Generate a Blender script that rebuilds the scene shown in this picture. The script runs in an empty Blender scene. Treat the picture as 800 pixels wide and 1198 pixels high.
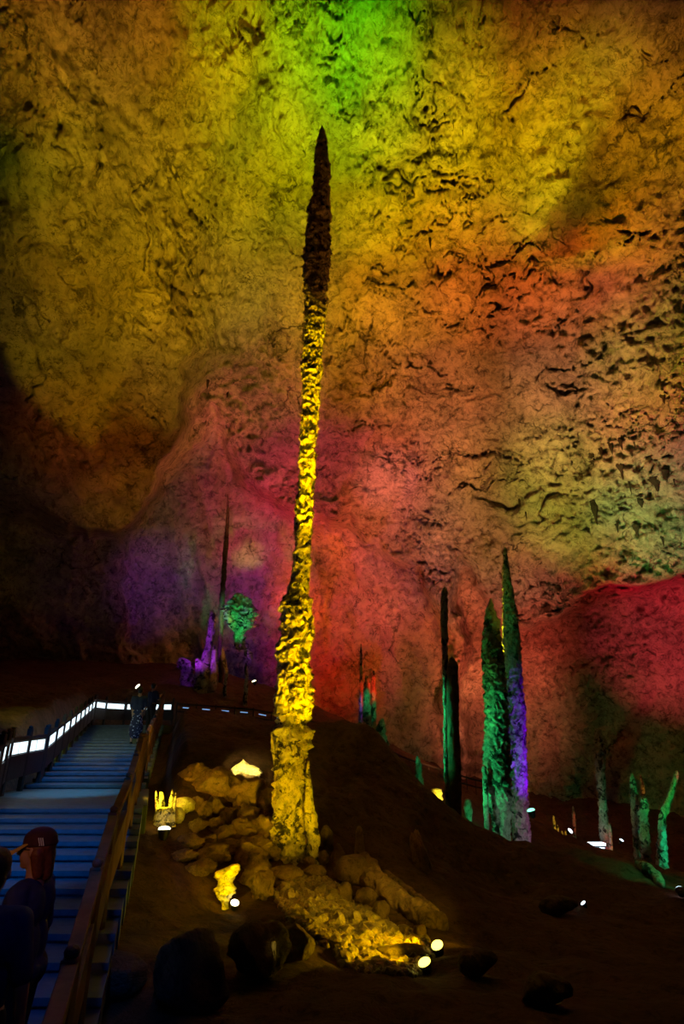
import bpy, bmesh, math, random
import numpy as np
from mathutils import Vector, Matrix, Quaternion
random.seed(7)
C = bpy.context.scene.collection
PI = math.pi
F, CX, CY = 665.0, 400.0, 599.0
PITCH = math.radians(21.4); CP, SP = math.cos(PITCH), math.sin(PITCH)
CAM = Vector((0, 0, 2.1))
def ray(px, py):                       # viewing direction of a photo point, scaled so that y = 1
    u = (px-CX)/F; v = -(py-CY)/F
    d = Vector((u, CP - v*SP, SP + v*CP))
    return d
def at(px, py, Y):                     # world point of a photo point at forward distance Y
    d = ray(px, py); return CAM + d*(Y/d.y)
def azel(px, py):
    d = ray(px, py).normalized(); return math.degrees(math.atan2(d.x, d.y)), math.degrees(math.asin(d.z))
def depth(p): return (p[1]-CAM.y)*CP + (p[2]-CAM.z)*SP
# ------------------------------------------------------------------ noise
_rs = np.random.RandomState(3)
_perm = np.concatenate([_rs.permutation(256)]*3)
_g = _rs.normal(size=(256, 3)); _g /= np.linalg.norm(_g, axis=1)[:, None]
def perlin(P):
    P = np.asarray(P, dtype=np.float64); I = np.floor(P).astype(int); f = P - I; I &= 255
    w = f*f*f*(f*(f*6-15)+10); out = np.zeros(len(P))
    for a in (0, 1):
        wa = w[:, 0] if a else 1-w[:, 0]
        for b in (0, 1):
            wb = w[:, 1] if b else 1-w[:, 1]
            for c in (0, 1):
                wc = w[:, 2] if c else 1-w[:, 2]
                h = _perm[_perm[_perm[(I[:, 0]+a) & 255]+((I[:, 1]+b) & 255)]+((I[:, 2]+c) & 255)]
                g = _g[h]
                out += wa*wb*wc*(g[:, 0]*(f[:, 0]-a)+g[:, 1]*(f[:, 1]-b)+g[:, 2]*(f[:, 2]-c))
    return out*1.4
def fbm(P, o=4, gain=.5, lac=2.03):
    s = 0; a = 1.0; P = np.asarray(P, dtype=np.float64)
    for i in range(o): s = s + a*perlin(P + 17.3*i); P = P*lac; a *= gain
    return s
def ridged(P, o=4, gain=.5):
    s = 0; a = 1.0; P = np.asarray(P, dtype=np.float64)
    for i in range(o): s = s + a*(1-np.abs(perlin(P + 9.7*i))*2); P = P*2.1; a *= gain
    return s
def sstep(a, b, x):
    t = np.clip((x-a)/(b-a), 0, 1); return t*t*(3-2*t)
def poly_sd(x, y, poly):               # signed distance, positive inside
    poly = np.array(poly, float); n = len(poly); d = np.full(x.shape, 1e9); ins = np.zeros(x.shape, bool)
    for i in range(n):
        a = poly[i]; b = poly[(i+1) % n]; e = b-a; wx = x-a[0]; wy = y-a[1]
        t = np.clip((wx*e[0]+wy*e[1])/(e@e), 0, 1)
        d = np.minimum(d, np.hypot(wx-t*e[0], wy-t*e[1]))
        c = ((a[1] > y) != (b[1] > y)) & (x < (b[0]-a[0])*(y-a[1])/((b[1]-a[1]) or 1e-9)+a[0])
        ins ^= c
    return np.where(ins, d, -d)
# ------------------------------------------------------------------ objects
def tag(o, label=None, cat=None, group=None, kind=None):
    if label: o['label'] = label
    if cat: o['category'] = cat
    if group: o['group'] = group
    if kind: o['kind'] = kind
    return o
def empty(name, loc=(0, 0, 0), rz=0):
    o = bpy.data.objects.new(name, None); C.objects.link(o); o.location = loc; o.rotation_euler = (0, 0, rz)
    o.empty_display_size = .1
    return o
def link(name, me, mat=None, parent=None, smooth=True):
    o = bpy.data.objects.new(name, me); C.objects.link(o)
    if mat: me.materials.append(mat)
    if parent: o.parent = parent
    if smooth and len(me.polygons): me.polygons.foreach_set('use_smooth', [True]*len(me.polygons))
    return o
def grid_mesh(name, V, nu, nv, wrap=False, cap=False, faces=None):
    me = bpy.data.meshes.new(name)
    if faces is None:
        i, j = np.meshgrid(np.arange(nv-1), np.arange(nu if wrap else nu-1), indexing='ij')
        a = i*nu+j; b = i*nu+(j+1) % nu; faces = np.stack([a, b, b+nu, a+nu], -1).reshape(-1, 4)
    extra = []
    nf = len(faces)
    me.vertices.add(len(V)); me.vertices.foreach_set('co', np.asarray(V, dtype=np.float32).ravel())
    me.loops.add(nf*4 + (2*nu if cap else 0)); me.polygons.add(nf + (2 if cap else 0))
    li = np.asarray(faces).ravel(); st = np.arange(nf)*4
    if cap:
        li = np.concatenate([li, np.arange(nu)[::-1], (nv-1)*nu+np.arange(nu)]); st = np.concatenate([st, [nf*4, nf*4+nu]])
    me.loops.foreach_set('vertex_index', li.astype(np.int32)); me.polygons.foreach_set('loop_start', st.astype(np.int32))
    me.update(calc_edges=True); me.validate()
    return me
def bm_obj(name, bm, mat, parent=None, smooth=False):
    me = bpy.data.meshes.new(name); bm.to_mesh(me); bm.free()
    return link(name, me, mat, parent, smooth)
def add_box(bm, c, s, rot=None, bev=0):
    M = Matrix.Translation(Vector(c)) @ (rot.to_4x4() if rot is not None else Matrix.Identity(4)) @ Matrix.Diagonal((s[0], s[1], s[2], 1))
    r = bmesh.ops.create_cube(bm, size=1, matrix=M)
    if bev:
        es = list({e for v in r['verts'] for e in v.link_edges})
        bmesh.ops.bevel(bm, geom=es, offset=bev, segments=2, affect='EDGES', profile=.6)
def add_cyl(bm, p, q, r1, r2=None, n=14):
    p = Vector(p); q = Vector(q); d = q-p
    M = Matrix.Translation((p+q)/2) @ d.to_track_quat('Z', 'Y').to_matrix().to_4x4()
    bmesh.ops.create_cone(bm, cap_ends=True, segments=n, radius1=r1, radius2=r1 if r2 is None else r2, depth=d.length, matrix=M)
def add_ball(bm, c, s, sub=3, rot=None):
    if not hasattr(s, '__len__'): s = (s, s, s)
    M = Matrix.Translation(Vector(c)) @ (rot.to_4x4() if rot is not None else Matrix.Identity(4)) @ Matrix.Diagonal((*s, 1))
    bmesh.ops.create_icosphere(bm, subdivisions=sub, radius=1, matrix=M)
def add_beam(bm, p, q, w, h, bev=.008):
    p = Vector(p); q = Vector(q); d = q-p
    x = d.normalized(); y = Vector((0, 0, 1)).cross(x).normalized(); z = x.cross(y)
    R = Matrix((x, y, z)).transposed()
    add_box(bm, (p+q)/2, (d.length, w, h), R, bev)
# ------------------------------------------------------------------ materials
def new_mat(name):
    m = bpy.data.materials.new(name); m.use_nodes = True; nt = m.node_tree; nt.nodes.clear()
    out = nt.nodes.new('ShaderNodeOutputMaterial'); b = nt.nodes.new('ShaderNodeBsdfPrincipled'); nt.links.new(b.outputs[0], out.inputs[0])
    return m, nt, b
def N(nt, t, **k):
    n = nt.nodes.new(t)
    for a, v in k.items(): setattr(n, a, v)
    return n
def noise(nt, co, scale, detail=6, rough=.6, dist=0):
    n = N(nt, 'ShaderNodeTexNoise'); n.inputs['Scale'].default_value = scale; n.inputs['Detail'].default_value = detail
    n.inputs['Roughness'].default_value = rough; n.inputs['Distortion'].default_value = dist; nt.links.new(co, n.inputs['Vector']); return n.outputs[0]
def ramp(nt, fac, stops):
    r = N(nt, 'ShaderNodeValToRGB'); e = r.color_ramp.elements
    e[0].position, e[0].color = stops[0][0], (*stops[0][1], 1); e[1].position, e[1].color = stops[1][0], (*stops[1][1], 1)
    for p, c in stops[2:]:
        x = e.new(p); x.color = (*c, 1)
    nt.links.new(fac, r.inputs[0]); return r.outputs[0]
def mixc(nt, a, b, fac, mode='MULTIPLY'):
    m = N(nt, 'ShaderNodeMix', data_type='RGBA', blend_type=mode)
    if isinstance(fac, float): m.inputs[0].default_value = fac
    else: nt.links.new(fac, m.inputs[0])
    for i, s in ((6, a), (7, b)):
        if isinstance(s, tuple): m.inputs[i].default_value = (*s, 1)
        else: nt.links.new(s, m.inputs[i])
    return m.outputs[2]
def math_n(nt, op, a, b):
    m = N(nt, 'ShaderNodeMath', operation=op)
    for i, s in ((0, a), (1, b)):
        if isinstance(s, (int, float)): m.inputs[i].default_value = s
        else: nt.links.new(s, m.inputs[i])
    return m.outputs[0]
def bump(nt, b, h, dist, strength=1.0):
    n = N(nt, 'ShaderNodeBump'); n.inputs['Strength'].default_value = strength; n.inputs['Distance'].default_value = dist
    nt.links.new(h, n.inputs['Height']); nt.links.new(n.outputs[0], b.inputs['Normal'])
def g3(v): return (v, v, v)
def rock_mat(name, c0, c1, scale=1.0, bdist=.3, rough=.75, stain=.6, crack=.5, fine=3.0, spec=.4, bstr=1.0, vein=.9, pit_shade=0):
    m, nt, b = new_mat(name)
    tc = N(nt, 'ShaderNodeTexCoord'); co = tc.outputs['Object']
    big = noise(nt, co, .16*scale, 5, .6, .6)
    col = ramp(nt, big, [(.35, c0), (.65, c1)])
    mid = noise(nt, co, .9*scale, 8, .7, 1.0)
    col = mixc(nt, col, ramp(nt, mid, [(.30, g3(1-stain)), (.52, g3(1.0)), (.75, g3(1.0))]), 1.0)
    fin = noise(nt, co, fine*scale, 9, .72, .7)
    col = mixc(nt, col, ramp(nt, fin, [(.36, g3(.22)), (.47, g3(.9)), (.7, g3(1.2))]), .85)
    # fissures: edges of warped cells, only where a mask lets them through
    wv = N(nt, 'ShaderNodeTexNoise'); wv.inputs['Scale'].default_value = .5*scale; wv.inputs['Detail'].default_value = 5; nt.links.new(co, wv.inputs['Vector'])
    vm = N(nt, 'ShaderNodeVectorMath', operation='MULTIPLY_ADD'); nt.links.new(wv.outputs['Color'], vm.inputs[0]); vm.inputs[1].default_value = g3(5.0/scale); nt.links.new(co, vm.inputs[2])
    vo = N(nt, 'ShaderNodeTexVoronoi', feature='DISTANCE_TO_EDGE'); vo.inputs['Scale'].default_value = .22*scale; nt.links.new(vm.outputs[0], vo.inputs['Vector'])
    cr = ramp(nt, vo.outputs['Distance'], [(.0, g3(0)), (.035, g3(1))])
    mask = ramp(nt, noise(nt, co, .35*scale, 4, .6, .5), [(.46, g3(0)), (.62, g3(1))])
    cr = mixc(nt, (1., 1., 1.), cr, mask, 'MIX')
    col = mixc(nt, col, cr, crack)
    for sc_, wd, lo in ((1.1, .012, .50), (3.0, .016, .47)):
        nn = noise(nt, co, sc_*scale, 5, .55, .5); dlt = math_n(nt, 'ABSOLUTE', math_n(nt, 'SUBTRACT', nn, .5), 0)
        ln = ramp(nt, dlt, [(0, g3(.12)), (wd, g3(1))]); mk = ramp(nt, noise(nt, co, .5*sc_*scale, 3, .6, .4), [(lo, g3(0)), (lo+.1, g3(1))])
        col = mixc(nt, col, mixc(nt, (1., 1., 1.), ln, mk, 'MIX'), vein)
    if pit_shade:  # colour only: shade of gaps and hollows painted in as dark blotches
        pn = noise(nt, co, pit_shade, 7, .62, .8); col = mixc(nt, col, ramp(nt, pn, [(.41, g3(.04)), (.47, g3(.9))]), 1.0)
    nt.links.new(col, b.inputs['Base Color'])
    b.inputs['Roughness'].default_value = rough; b.inputs['Specular IOR Level'].default_value = spec
    h = math_n(nt, 'ADD', math_n(nt, 'MULTIPLY', mid, 1.0), math_n(nt, 'MULTIPLY', fin, .45))
    h = math_n(nt, 'ADD', h, math_n(nt, 'MULTIPLY', cr, .35*crack))
    bump(nt, b, h, bdist, bstr)
    return m
def plain_mat(name, col, rough=.6, var=.3, scale=6, bd=.004, metal=0.0, spec=.4):
    m, nt, b = new_mat(name); tc = N(nt, 'ShaderNodeTexCoord'); n = noise(nt, tc.outputs['Object'], scale, 6, .6, .3)
    c = ramp(nt, n, [(.3, tuple(x*(1-var) for x in col)), (.7, tuple(min(1, x*(1+var)) for x in col))])
    nt.links.new(c, b.inputs['Base Color']); b.inputs['Roughness'].default_value = rough; b.inputs['Metallic'].default_value = metal
    b.inputs['Specular IOR Level'].default_value = spec
    bump(nt, b, n, bd); return m
def emit_mat(name, col, s):
    m, nt, b = new_mat(name); b.inputs['Base Color'].default_value = (*col, 1); b.inputs['Emission Color'].default_value = (*col, 1)
    b.inputs['Emission Strength'].default_value = s; b.inputs['Roughness'].default_value = .3
    tc = N(nt, 'ShaderNodeTexCoord'); n = noise(nt, tc.outputs['Object'], 5, 2)
    r = ramp(nt, n, [(0, tuple(x*.85 for x in col)), (1, col)]); nt.links.new(r, b.inputs['Emission Color'])
    return m
M = {}
M['cave'] = rock_mat('cave_limestone', (.50, .42, .34), (.68, .58, .46), 1.0, .8, .7, .6, .8, 2.4, .3)
M['cave_smooth'] = rock_mat('flowstone_wall', (.52, .43, .36), (.68, .58, .48), .8, .30, .65, .4, .7, 2.4, .35)
M['ground'] = rock_mat('cave_ground', (.085, .042, .028), (.14, .072, .048), 2.0, .12, .8, .5, .3, 3.0, .25)
M['stalag'] = rock_mat('stalagmite_rock', (.56, .47, .32), (.72, .60, .42), 3.2, .10, .6, .6, .4, 2.6, .4, pit_shade=4.6)  # black gaps between the plates are shaded in the colour
M['stalag_far'] = rock_mat('far_stalagmite_rock', (.46, .42, .35), (.62, .56, .47), 2.0, .25, .6, .6, .4, 2.4, .4, pit_shade=2.4)
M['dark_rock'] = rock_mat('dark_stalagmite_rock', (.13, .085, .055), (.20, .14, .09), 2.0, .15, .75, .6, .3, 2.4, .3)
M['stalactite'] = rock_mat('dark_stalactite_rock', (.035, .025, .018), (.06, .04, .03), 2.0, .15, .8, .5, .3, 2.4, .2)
M['pit_shaded'] = rock_mat('pit_shaded_pale_rock', (.55, .46, .30), (.70, .60, .42), 4, .04, .6, .4, .2, 3, .4, pit_shade=11)  # shade inside the small hollows is painted into the colour
M['boulder'] = rock_mat('boulder_rock', (.20, .125, .07), (.31, .20, .115), 3.5, .06, .6, .6, .5, 3, .4)
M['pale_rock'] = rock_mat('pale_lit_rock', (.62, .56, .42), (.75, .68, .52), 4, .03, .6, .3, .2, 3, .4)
M['pebble'] = rock_mat('wet_pebble_rock', (.16, .11, .055), (.42, .31, .16), 6, .03, .28, .6, .2, 3, .7)
M['wood'] = plain_mat('brown_rail_timber', (.13, .065, .03), .6, .4, 5, .01)
M['dark_wood'] = plain_mat('dark_rail_timber', (.035, .028, .03), .6, .3, 5, .01)
M['step'] = plain_mat('grey_step_stone', (.12, .16, .20), .6, .2, 7, .01)
M['strip'] = emit_mat('white_led_panel', (.72, .92, 1.0), 1.7)
M['strip_dim'] = emit_mat('blue_marker_strip', (.25, .5, .9), .55)  # glow stands in for light caught by the reflective post strips
M['rail_dash'] = emit_mat('blue_rail_led', (.30, .55, 1.0), .7)
M['metal'] = plain_mat('black_lamp_metal', (.03, .03, .03), .45, .2, 9, .001, .6)
M['lens_yellow'] = emit_mat('yellow_lamp_lens', (1.0, .80, .10), 5.0)
M['lens_white'] = emit_mat('white_lamp_lens', (1.0, .95, .62), 4.0)
M['lens_cyan'] = emit_mat('cyan_lamp_lens', (.25, 1.0, .65), 2.5)
M['lens_blue'] = emit_mat('bluish_lamp_lens', (.7, .85, 1.0), 5.0)
M['skin'] = plain_mat('skin', (.42, .24, .17), .55, .08, 8, .0008)
M['shirt'] = plain_mat('dark_blue_shirt', (.02, .03, .16), .85, .25, 20, .003)
M['navy'] = plain_mat('navy_cloth', (.02, .03, .09), .85, .25, 20, .003)
M['trousers'] = plain_mat('dark_trousers', (.015, .016, .03), .85, .2, 20, .003)
M['hair_red'] = plain_mat('reddish_brown_hair', (.16, .045, .02), .5, .4, 40, .004)
M['hair_black'] = plain_mat('black_hair', (.008, .007, .008), .5, .4, 40, .004)
M['cap'] = plain_mat('dark_cap_cloth', (.06, .015, .02), .8, .2, 25, .002)
M['brim'] = plain_mat('yellow_brim_cloth', (.55, .36, .05), .7, .1, 25, .001)
M['shoe'] = plain_mat('dark_shoe', (.03, .03, .03), .6, .2, 10, .001)
M['white'] = plain_mat('white_trim', (.7, .7, .7), .5, .05, 8, .001)
def dot_mat():
    m, nt, b = new_mat('dotted_dress_cloth'); tc = N(nt, 'ShaderNodeTexCoord')
    v = N(nt, 'ShaderNodeTexVoronoi'); v.inputs['Scale'].default_value = 14; nt.links.new(tc.outputs['Object'], v.inputs['Vector'])
    c = ramp(nt, v.outputs['Distance'], [(.25, (.45, .5, .75)), (.35, (.015, .02, .07))]); nt.links.new(c, b.inputs['Base Color']); b.inputs['Roughness'].default_value = .8
    return m
M['dots'] = dot_mat()
# ------------------------------------------------------------------ cave shell
def PA(pts): return [azel(*p) for p in pts]
SLAB = PA([(-150, 20), (60, -60), (150, 60), (225, 220), (262, 350), (278, 410), (243, 455), (205, 515), (188, 555), (168, 600), (140, 628), (80, 636), (0, 610), (-150, 560)])
ALC = PA([(150, 640), (185, 560), (210, 515), (250, 480), (300, 560), (352, 606), (410, 596), (462, 640), (500, 692), (520, 760), (560, 930), (150, 930)])
REC = PA([(520, 640), (560, 668), (590, 706), (640, 716), (690, 700), (730, 682), (800, 671), (930, 662), (1100, 650), (1100, 1040), (560, 1040)])
HOLE = PA([(596, 702), (640, 697), (668, 704), (655, 716), (620, 722), (598, 716)])
def base_R(d):
    c = np.array([0., 7., -5.1]); ax = np.array([40., 38., 32.])    # ellipsoid relative to the camera
    p = -c/ax; q = d/ax
    a = (q*q).sum(1); b = (q*p).sum(1); cc = p@p-1
    return (-b+np.sqrt(b*b-a*cc))/a
def cave_R(az, el):
    ar, er = np.radians(az), np.radians(el)
    d = np.stack([np.sin(ar)*np.cos(er), np.cos(ar)*np.cos(er), np.sin(er)], 1)
    R = base_R(d)
    jx = fbm(d*9, 4)*1.6; jy = fbm(d*9+40, 4)*1.6
    ax_, ey_ = az+jx, el+jy
    s = poly_sd(ax_, ey_, SLAB); w = 1.0+12*sstep(26, 44, el)+6*sstep(-24, -40, az)
    R = R - 7.5*sstep(-w*.2, w*.7, s)*(1-.4*sstep(30, 60, el))
    s2 = poly_sd(ax_, ey_, ALC); R = R + 3.2*sstep(-.5, 1.6, s2)
    s3 = poly_sd(ax_, ey_, REC); R = R + 5.0*sstep(-.4, 1.5, s3)
    s4 = poly_sd(ax_, ey_, HOLE); R = R + 3.0*sstep(-.2, .6, s4)
    P = d*R[:, None]
    alc = sstep(0, 2, s2); rec = sstep(0, 2, s3); slab = sstep(-1, 3, s)
    # broad swells
    R = R - 2.0*fbm(P*.07, 3) 
    # drapery folds on the back wall
    R = R - alc*(1.0*ridged(np.stack([az*.16+el*.05, el*.03, 0*az+4], 1), 2)-.8)
    # bedding streaks: steep on the left slab, nearly level to the right
    wR = sstep(-16, 6, az+.22*(el-30)+4*fbm(d*5+11, 2)); amp = .35+.75*sstep(-.15, .45, fbm(d*5+70, 3))
    wx = az+2.2*fbm(d*14+3, 3); wy = el+2.2*fbm(d*14+33, 3); tot = 0
    for th, wgt, sd in ((-57, 1-wR, 0), (7, wR, 50)):
        th = math.radians(th); a = wx*math.cos(th)+wy*math.sin(th); c_ = -wx*math.sin(th)+wy*math.cos(th)
        q = ridged(np.stack([a*.13, c_*.55, 0*a+sd], 1), 5, .62)
        n0 = fbm(np.stack([a*.10, c_*.62, 0*a+sd+9], 1), 3); gate = sstep(.02, .35, fbm(np.stack([a*.09+5, c_*.25, 0*a+sd], 1), 2))
        cut = np.exp(-(n0/.035)**2)*gate                                # long narrow fissures
        tot = tot+wgt*(.42*amp*(q-1.0)+.85*cut)
    R = R + tot*(1-.55*alc)
    # lumps and pits
    rough = sstep(-.15, .35, fbm(d*3.2+5, 3))*(1-.5*alc)
    R = R - (.30+.55*rough)*fbm(P*.55+3, 6, .60) - .22*(.4+rough)*(ridged(P*1.1+13, 3, .6)-1.2)
    n1 = fbm(P*.42+50, 4, .6); R = R + .55*np.exp(-(n1/.03)**2)*sstep(.0, .3, fbm(P*.16+21, 2))*(1-.4*alc)
    # rough shelf along the foot of the ceiling, in the middle and to the right
    band = np.exp(-(np.minimum(np.abs(s2), np.abs(s3))/3.5)**2)*sstep(-14, -8, az)
    R = R - band*.8*ridged(P*.33+8, 4, .6)*(1-.5*alc) + band*.8
    return R, d, s2, s3, s
def surf(px, py):                      # the cave surface seen at a photo point
    a, e = azel(px, py); R, d, *_ = cave_R(np.array([a]), np.array([e]))
    return CAM + Vector(d[0])*float(R[0])
def build_cave():
    az = np.concatenate([np.arange(-180, -56, 4.), np.arange(-56, 56.01, .14), np.arange(60, 181, 4.)]); az[-1] = 180
    el = np.concatenate([np.arange(-24, -6, 1.5), np.arange(-6, 66.01, .14), np.arange(69, 90, 3.), [89.9]])
    A, E = np.meshgrid(az, el); nu, nv = len(az), len(el)
    R, d, s2, s3, s = cave_R(A.ravel(), E.ravel())
    # close the seam behind the camera
    Rg = R.reshape(nv, nu); Rg[:, -1] = Rg[:, 0]; R = Rg.ravel()
    V = d*R[:, None] + np.array(CAM)[None]
    i, j = np.meshgrid(np.arange(nv-1), np.arange(nu-1), indexing='ij'); a = (i*nu+j).ravel()
    F_ = np.stack([a, a+nu, a+nu+1, a+1], 1)
    az_f = A.ravel()[a]; el_f = E.ravel()[a]; s2f, s3f, sf = s2[a], s3[a], s[a]
    lab = np.zeros(len(a), int)                                    # 0 ceiling
    lab[(s2f > .3)] = 1; lab[(s3f > .2) & (s2f <= .3)] = 2
    lab[(lab == 0) & ((sf > 0) | ((az_f < -20) & (el_f < 9)))] = 3
    lab[(lab == 0) & (el_f < 7) & (az_f > -20)] = 1
    lab[np.abs(az_f) > 58] = 4
    for k, nm, mt in ((0, 'ceiling', 'cave'), (1, 'wall_back', 'cave_smooth'), (2, 'wall_right', 'cave'), (3, 'wall_left', 'cave'), (4, 'wall_rear', 'cave')):
        f = F_[lab == k]; u, inv = np.unique(f.ravel(), return_inverse=True)
        me = grid_mesh(nm, V[u], 0, 0, faces=inv.reshape(-1, 4))
        tag(link(nm, me, M[mt]), kind='structure')
build_cave()
# ------------------------------------------------------------------ ground
RAILX = [(2.2, -.95), (3.1, -1.24), (4.5, -1.72), (6, -2.16), (8, -2.68), (10, -3.28), (12.9, -4.15), (24, -7.16), (30, -7.5)]
LEFTX = [(2.2, -3.2), (6, -4.2), (9.6, -5.3), (11.5, -6.2), (13.5, -6.5), (24, -9.9), (30, -9.9)]
STZ = [(3.9, 0), (10, 1.07), (12.9, 1.07), (24, 2.45), (40, 2.45)]
def lerp_tab(t, y): return float(np.interp(y, [a[0] for a in t], [a[1] for a in t]))
CPX = [(200, 1198, 5.6), (400, 1198, 5.6), (600, 1198, 5.6), (790, 1198, 5.8), (345, 1012, 11.7), (250, 1062, 9.4), (160, 1060, 8.6), (150, 985, 10.2), (190, 972, 11),
       (215, 935, 12.2), (200, 893, 13.6), (290, 905, 13.6), (300, 955, 12.6), (240, 850, 18), (300, 850, 20), (380, 852, 20), (440, 862, 18.5), (400, 900, 16.5), (440, 930, 15.2), (480, 905, 17.5),
       (400, 960, 13.6), (520, 960, 16), (545, 1012, 15), (570, 1042, 13.5), (500, 1055, 11.3), (430, 1040, 11.3), (480, 1120, 8.6), (350, 1080, 9.2),
       (620, 985, 17), (700, 1008, 16), (800, 1052, 14), (900, 1080, 13), (650, 1100, 10), (760, 1120, 9.5), (590, 1020, 21.5), (525, 1020, 19.5), (612, 988, 25), (560, 1000, 22),
       (700, 997, 36), (755, 1014, 33), (648, 974, 42), (800, 1028, 31), (500, 905, 30), (560, 925, 34), (430, 880, 25), (300, 848, 26), (250, 790, 35), (100, 792, 34),
       (80, 835, 18), (20, 868, 14), (0, 800, 26), (-60, 860, 13)]
CPW = [(-30, 5, 1), (-34, 30, 6), (-20, 44, 8), (0, 46, 3), (20, 44, -3), (36, 30, -4), (34, 8, -1), (10, -14, 0), (-12, -14, 0), (-9, 4, 0.6), (0, 3, -.05), (5, 2, 0), (-30, -12, 1), (28, -12, 0), (12, 24, -2.6), (18, 20, -2.5), (20, 14, -1.4)]
_cp = np.array([tuple(at(*p)) for p in CPX]+CPW, float)
def _tps(r): return np.where(r > 1e-9, r*r*np.log(r+1e-12), 0)
_n = len(_cp); _K = _tps(np.hypot(_cp[:, None, 0]-_cp[None, :, 0], _cp[:, None, 1]-_cp[None, :, 1])) + np.eye(_n)*.15
_Pm = np.concatenate([np.ones((_n, 1)), _cp[:, :2]], 1)
_sol = np.linalg.solve(np.block([[_K, _Pm], [_Pm.T, np.zeros((3, 3))]]), np.concatenate([_cp[:, 2], np.zeros(3)]))
def ground_z(x, y, detail=True):
    x = np.atleast_1d(np.asarray(x, float)); y = np.atleast_1d(np.asarray(y, float))
    z = np.zeros_like(x)
    for k in range(_n): z += _sol[k]*_tps(np.hypot(x-_cp[k, 0], y-_cp[k, 1]))
    z += _sol[_n]+_sol[_n+1]*x+_sol[_n+2]*y
    if detail:
        far = sstep(5, 20, y)
        P = np.stack([x, y, z], 1)
        z = z + (.10+.16*far)*fbm(P*.5, 5, .55) + .05*ridged(P*1.3+5, 3)
    # bed of the stairs and of the walkway
    rx = np.interp(y, [a[0] for a in RAILX], [a[1] for a in RAILX]); lx = np.interp(y, [a[0] for a in LEFTX], [a[1] for a in LEFTX])
    sz = np.interp(y, [a[0] for a in STZ], [a[1] for a in STZ])-.35
    m = sstep(.9, .35, x-rx)*sstep(-1.2, -.3, x-lx)*sstep(27.5, 26, y)*sstep(-3, 0, y)
    z = z*(1-m)+np.minimum(z, sz)*m
    return z
def gz(x, y): return float(ground_z([x], [y])[0])
def gh(px, py):                        # where the view through a photo point meets the ground
    d = ray(px, py); t = np.linspace(4.2, 46, 1400)/d.y
    X = CAM.x+d.x*t; Y = CAM.y+d.y*t; Z = CAM.z+d.z*t
    g = ground_z(X, Y); k = int(np.argmax(Z <= g)) if (Z <= g).any() else len(t)-1
    return Vector((X[k], Y[k], g[k]))
def build_ground():
    xs = np.concatenate([np.arange(-44, -13, .5), np.arange(-13, 22, .11), np.arange(22, 45, .5)]); ys = np.concatenate([np.arange(-30, 3.5, .6), np.arange(3.5, 24, .11), np.arange(24, 50, .3)])
    X, Y = np.meshgrid(xs, ys); Z = ground_z(X.ravel(), Y.ravel())
    me = grid_mesh('floor', np.stack([X.ravel(), Y.ravel(), Z], 1), len(xs), len(ys))
    tag(link('floor', me, M['ground']), kind='structure')
build_ground()
# ------------------------------------------------------------------ stalagmites
def column(name, rows, Y, mat, parent=None, rough=.18, plate=.35, ph=.3, nring=64, dz=.03, seed=0, base_ext=.4, lump=1.0, yoff=0, tilt=0):
    """rows: (photo y, left x, right x) from tip to foot; the column stands at forward distance Y"""
    rows = sorted(rows); zz = []; cx = []; rr = []; cy = []
    for (py, l, r) in rows:
        p = at(l, py, Y); q = at(r, py, Y); zz.append(p.z); cx.append((p.x+q.x)/2); rr.append(abs(q.x-p.x)/2); cy.append(Y+yoff)
    zz.append(zz[-1]-base_ext); cx.append(cx[-1]); rr.append(rr[-1]*1.05); cy.append(Y)
    zz, cx, rr, cy = [np.array(v[::-1]) for v in (zz, cx, rr, cy)]
    n = max(12, int((zz[-1]-zz[0])/dz)); z = np.linspace(zz[0], zz[-1], n)
    X0 = np.interp(z, zz, cx); R0 = np.interp(z, zz, rr); R0[-1] = min(R0[-1], .02)
    th = np.linspace(0, 2*PI, nring, endpoint=False)
    T, Z = np.meshgrid(th, z); R = np.repeat(R0[:, None], nring, 1); X = np.repeat(X0[:, None], nring, 1)
    f = lambda k, o, s: fbm(np.stack([(np.cos(T)*R*k).ravel()+seed*7.7, (np.sin(T)*R*k).ravel()+seed*3.1, (Z*s).ravel()], 1), o, .55).reshape(T.shape)
    n1 = f(1.6/max(.2, R0.max())*.6, 3, 1.2/ph*.35); t = Z/ph + 1.5*n1 + .15*np.sin(T*2+seed)
    k = np.floor(t); fr = t-k
    kr = perlin(np.stack([k.ravel()*3.7+.3, (T.ravel()*0)+seed+.5, np.cos(T.ravel())*.9], 1)).reshape(T.shape)
    prof = np.where(fr < .82, (fr/.82)**1.3, (1-fr)/.18)              # cups that widen upward, then break back
    disp = 1.45*plate*(prof*.5-.28)*(.7+kr) + rough*lump*(n1*.6 + f(5.5, 4, 5.5)*1.2) 
    Rf = R*(1+disp); Rf = np.maximum(Rf, .004)
    drop = -.25*ph*prof*plate
    V = np.stack([(X+np.cos(T)*Rf).ravel(), (Y+np.sin(T)*Rf).ravel(), (Z+drop+.03*R*f(4, 2, 4)).ravel()], 1)
    me = grid_mesh(name, V, nring, n, wrap=True, cap=True)
    return link(name, me, mat, parent), Vector((X0[0], Y, zz[0]+base_ext))
def formation(name, label, cat, parts, base=None, group=None):
    """a thing made of several column parts"""
    t = empty(name, (0, 0, 0)); tag(t, label, cat, group)
    first = None
    for (pn, rows, Y, mat, kw) in parts:
        o, b = column(pn, rows, Y, mat, **kw); o.parent = t
        if first is None: first = b
    t.location = first
    for ch in t.children: ch.location = -first
    return t
def relocate(o, b):                    # move the origin of a single mesh to its foot
    o.data.transform(Matrix.Translation(-b)); o.location = b
def single(name, label, cat, rows, Y, mat, group=None, **kw):
    o, b = column(name, rows, Y, mat, **kw); relocate(o, b); return tag(o, label, cat, group)

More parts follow.
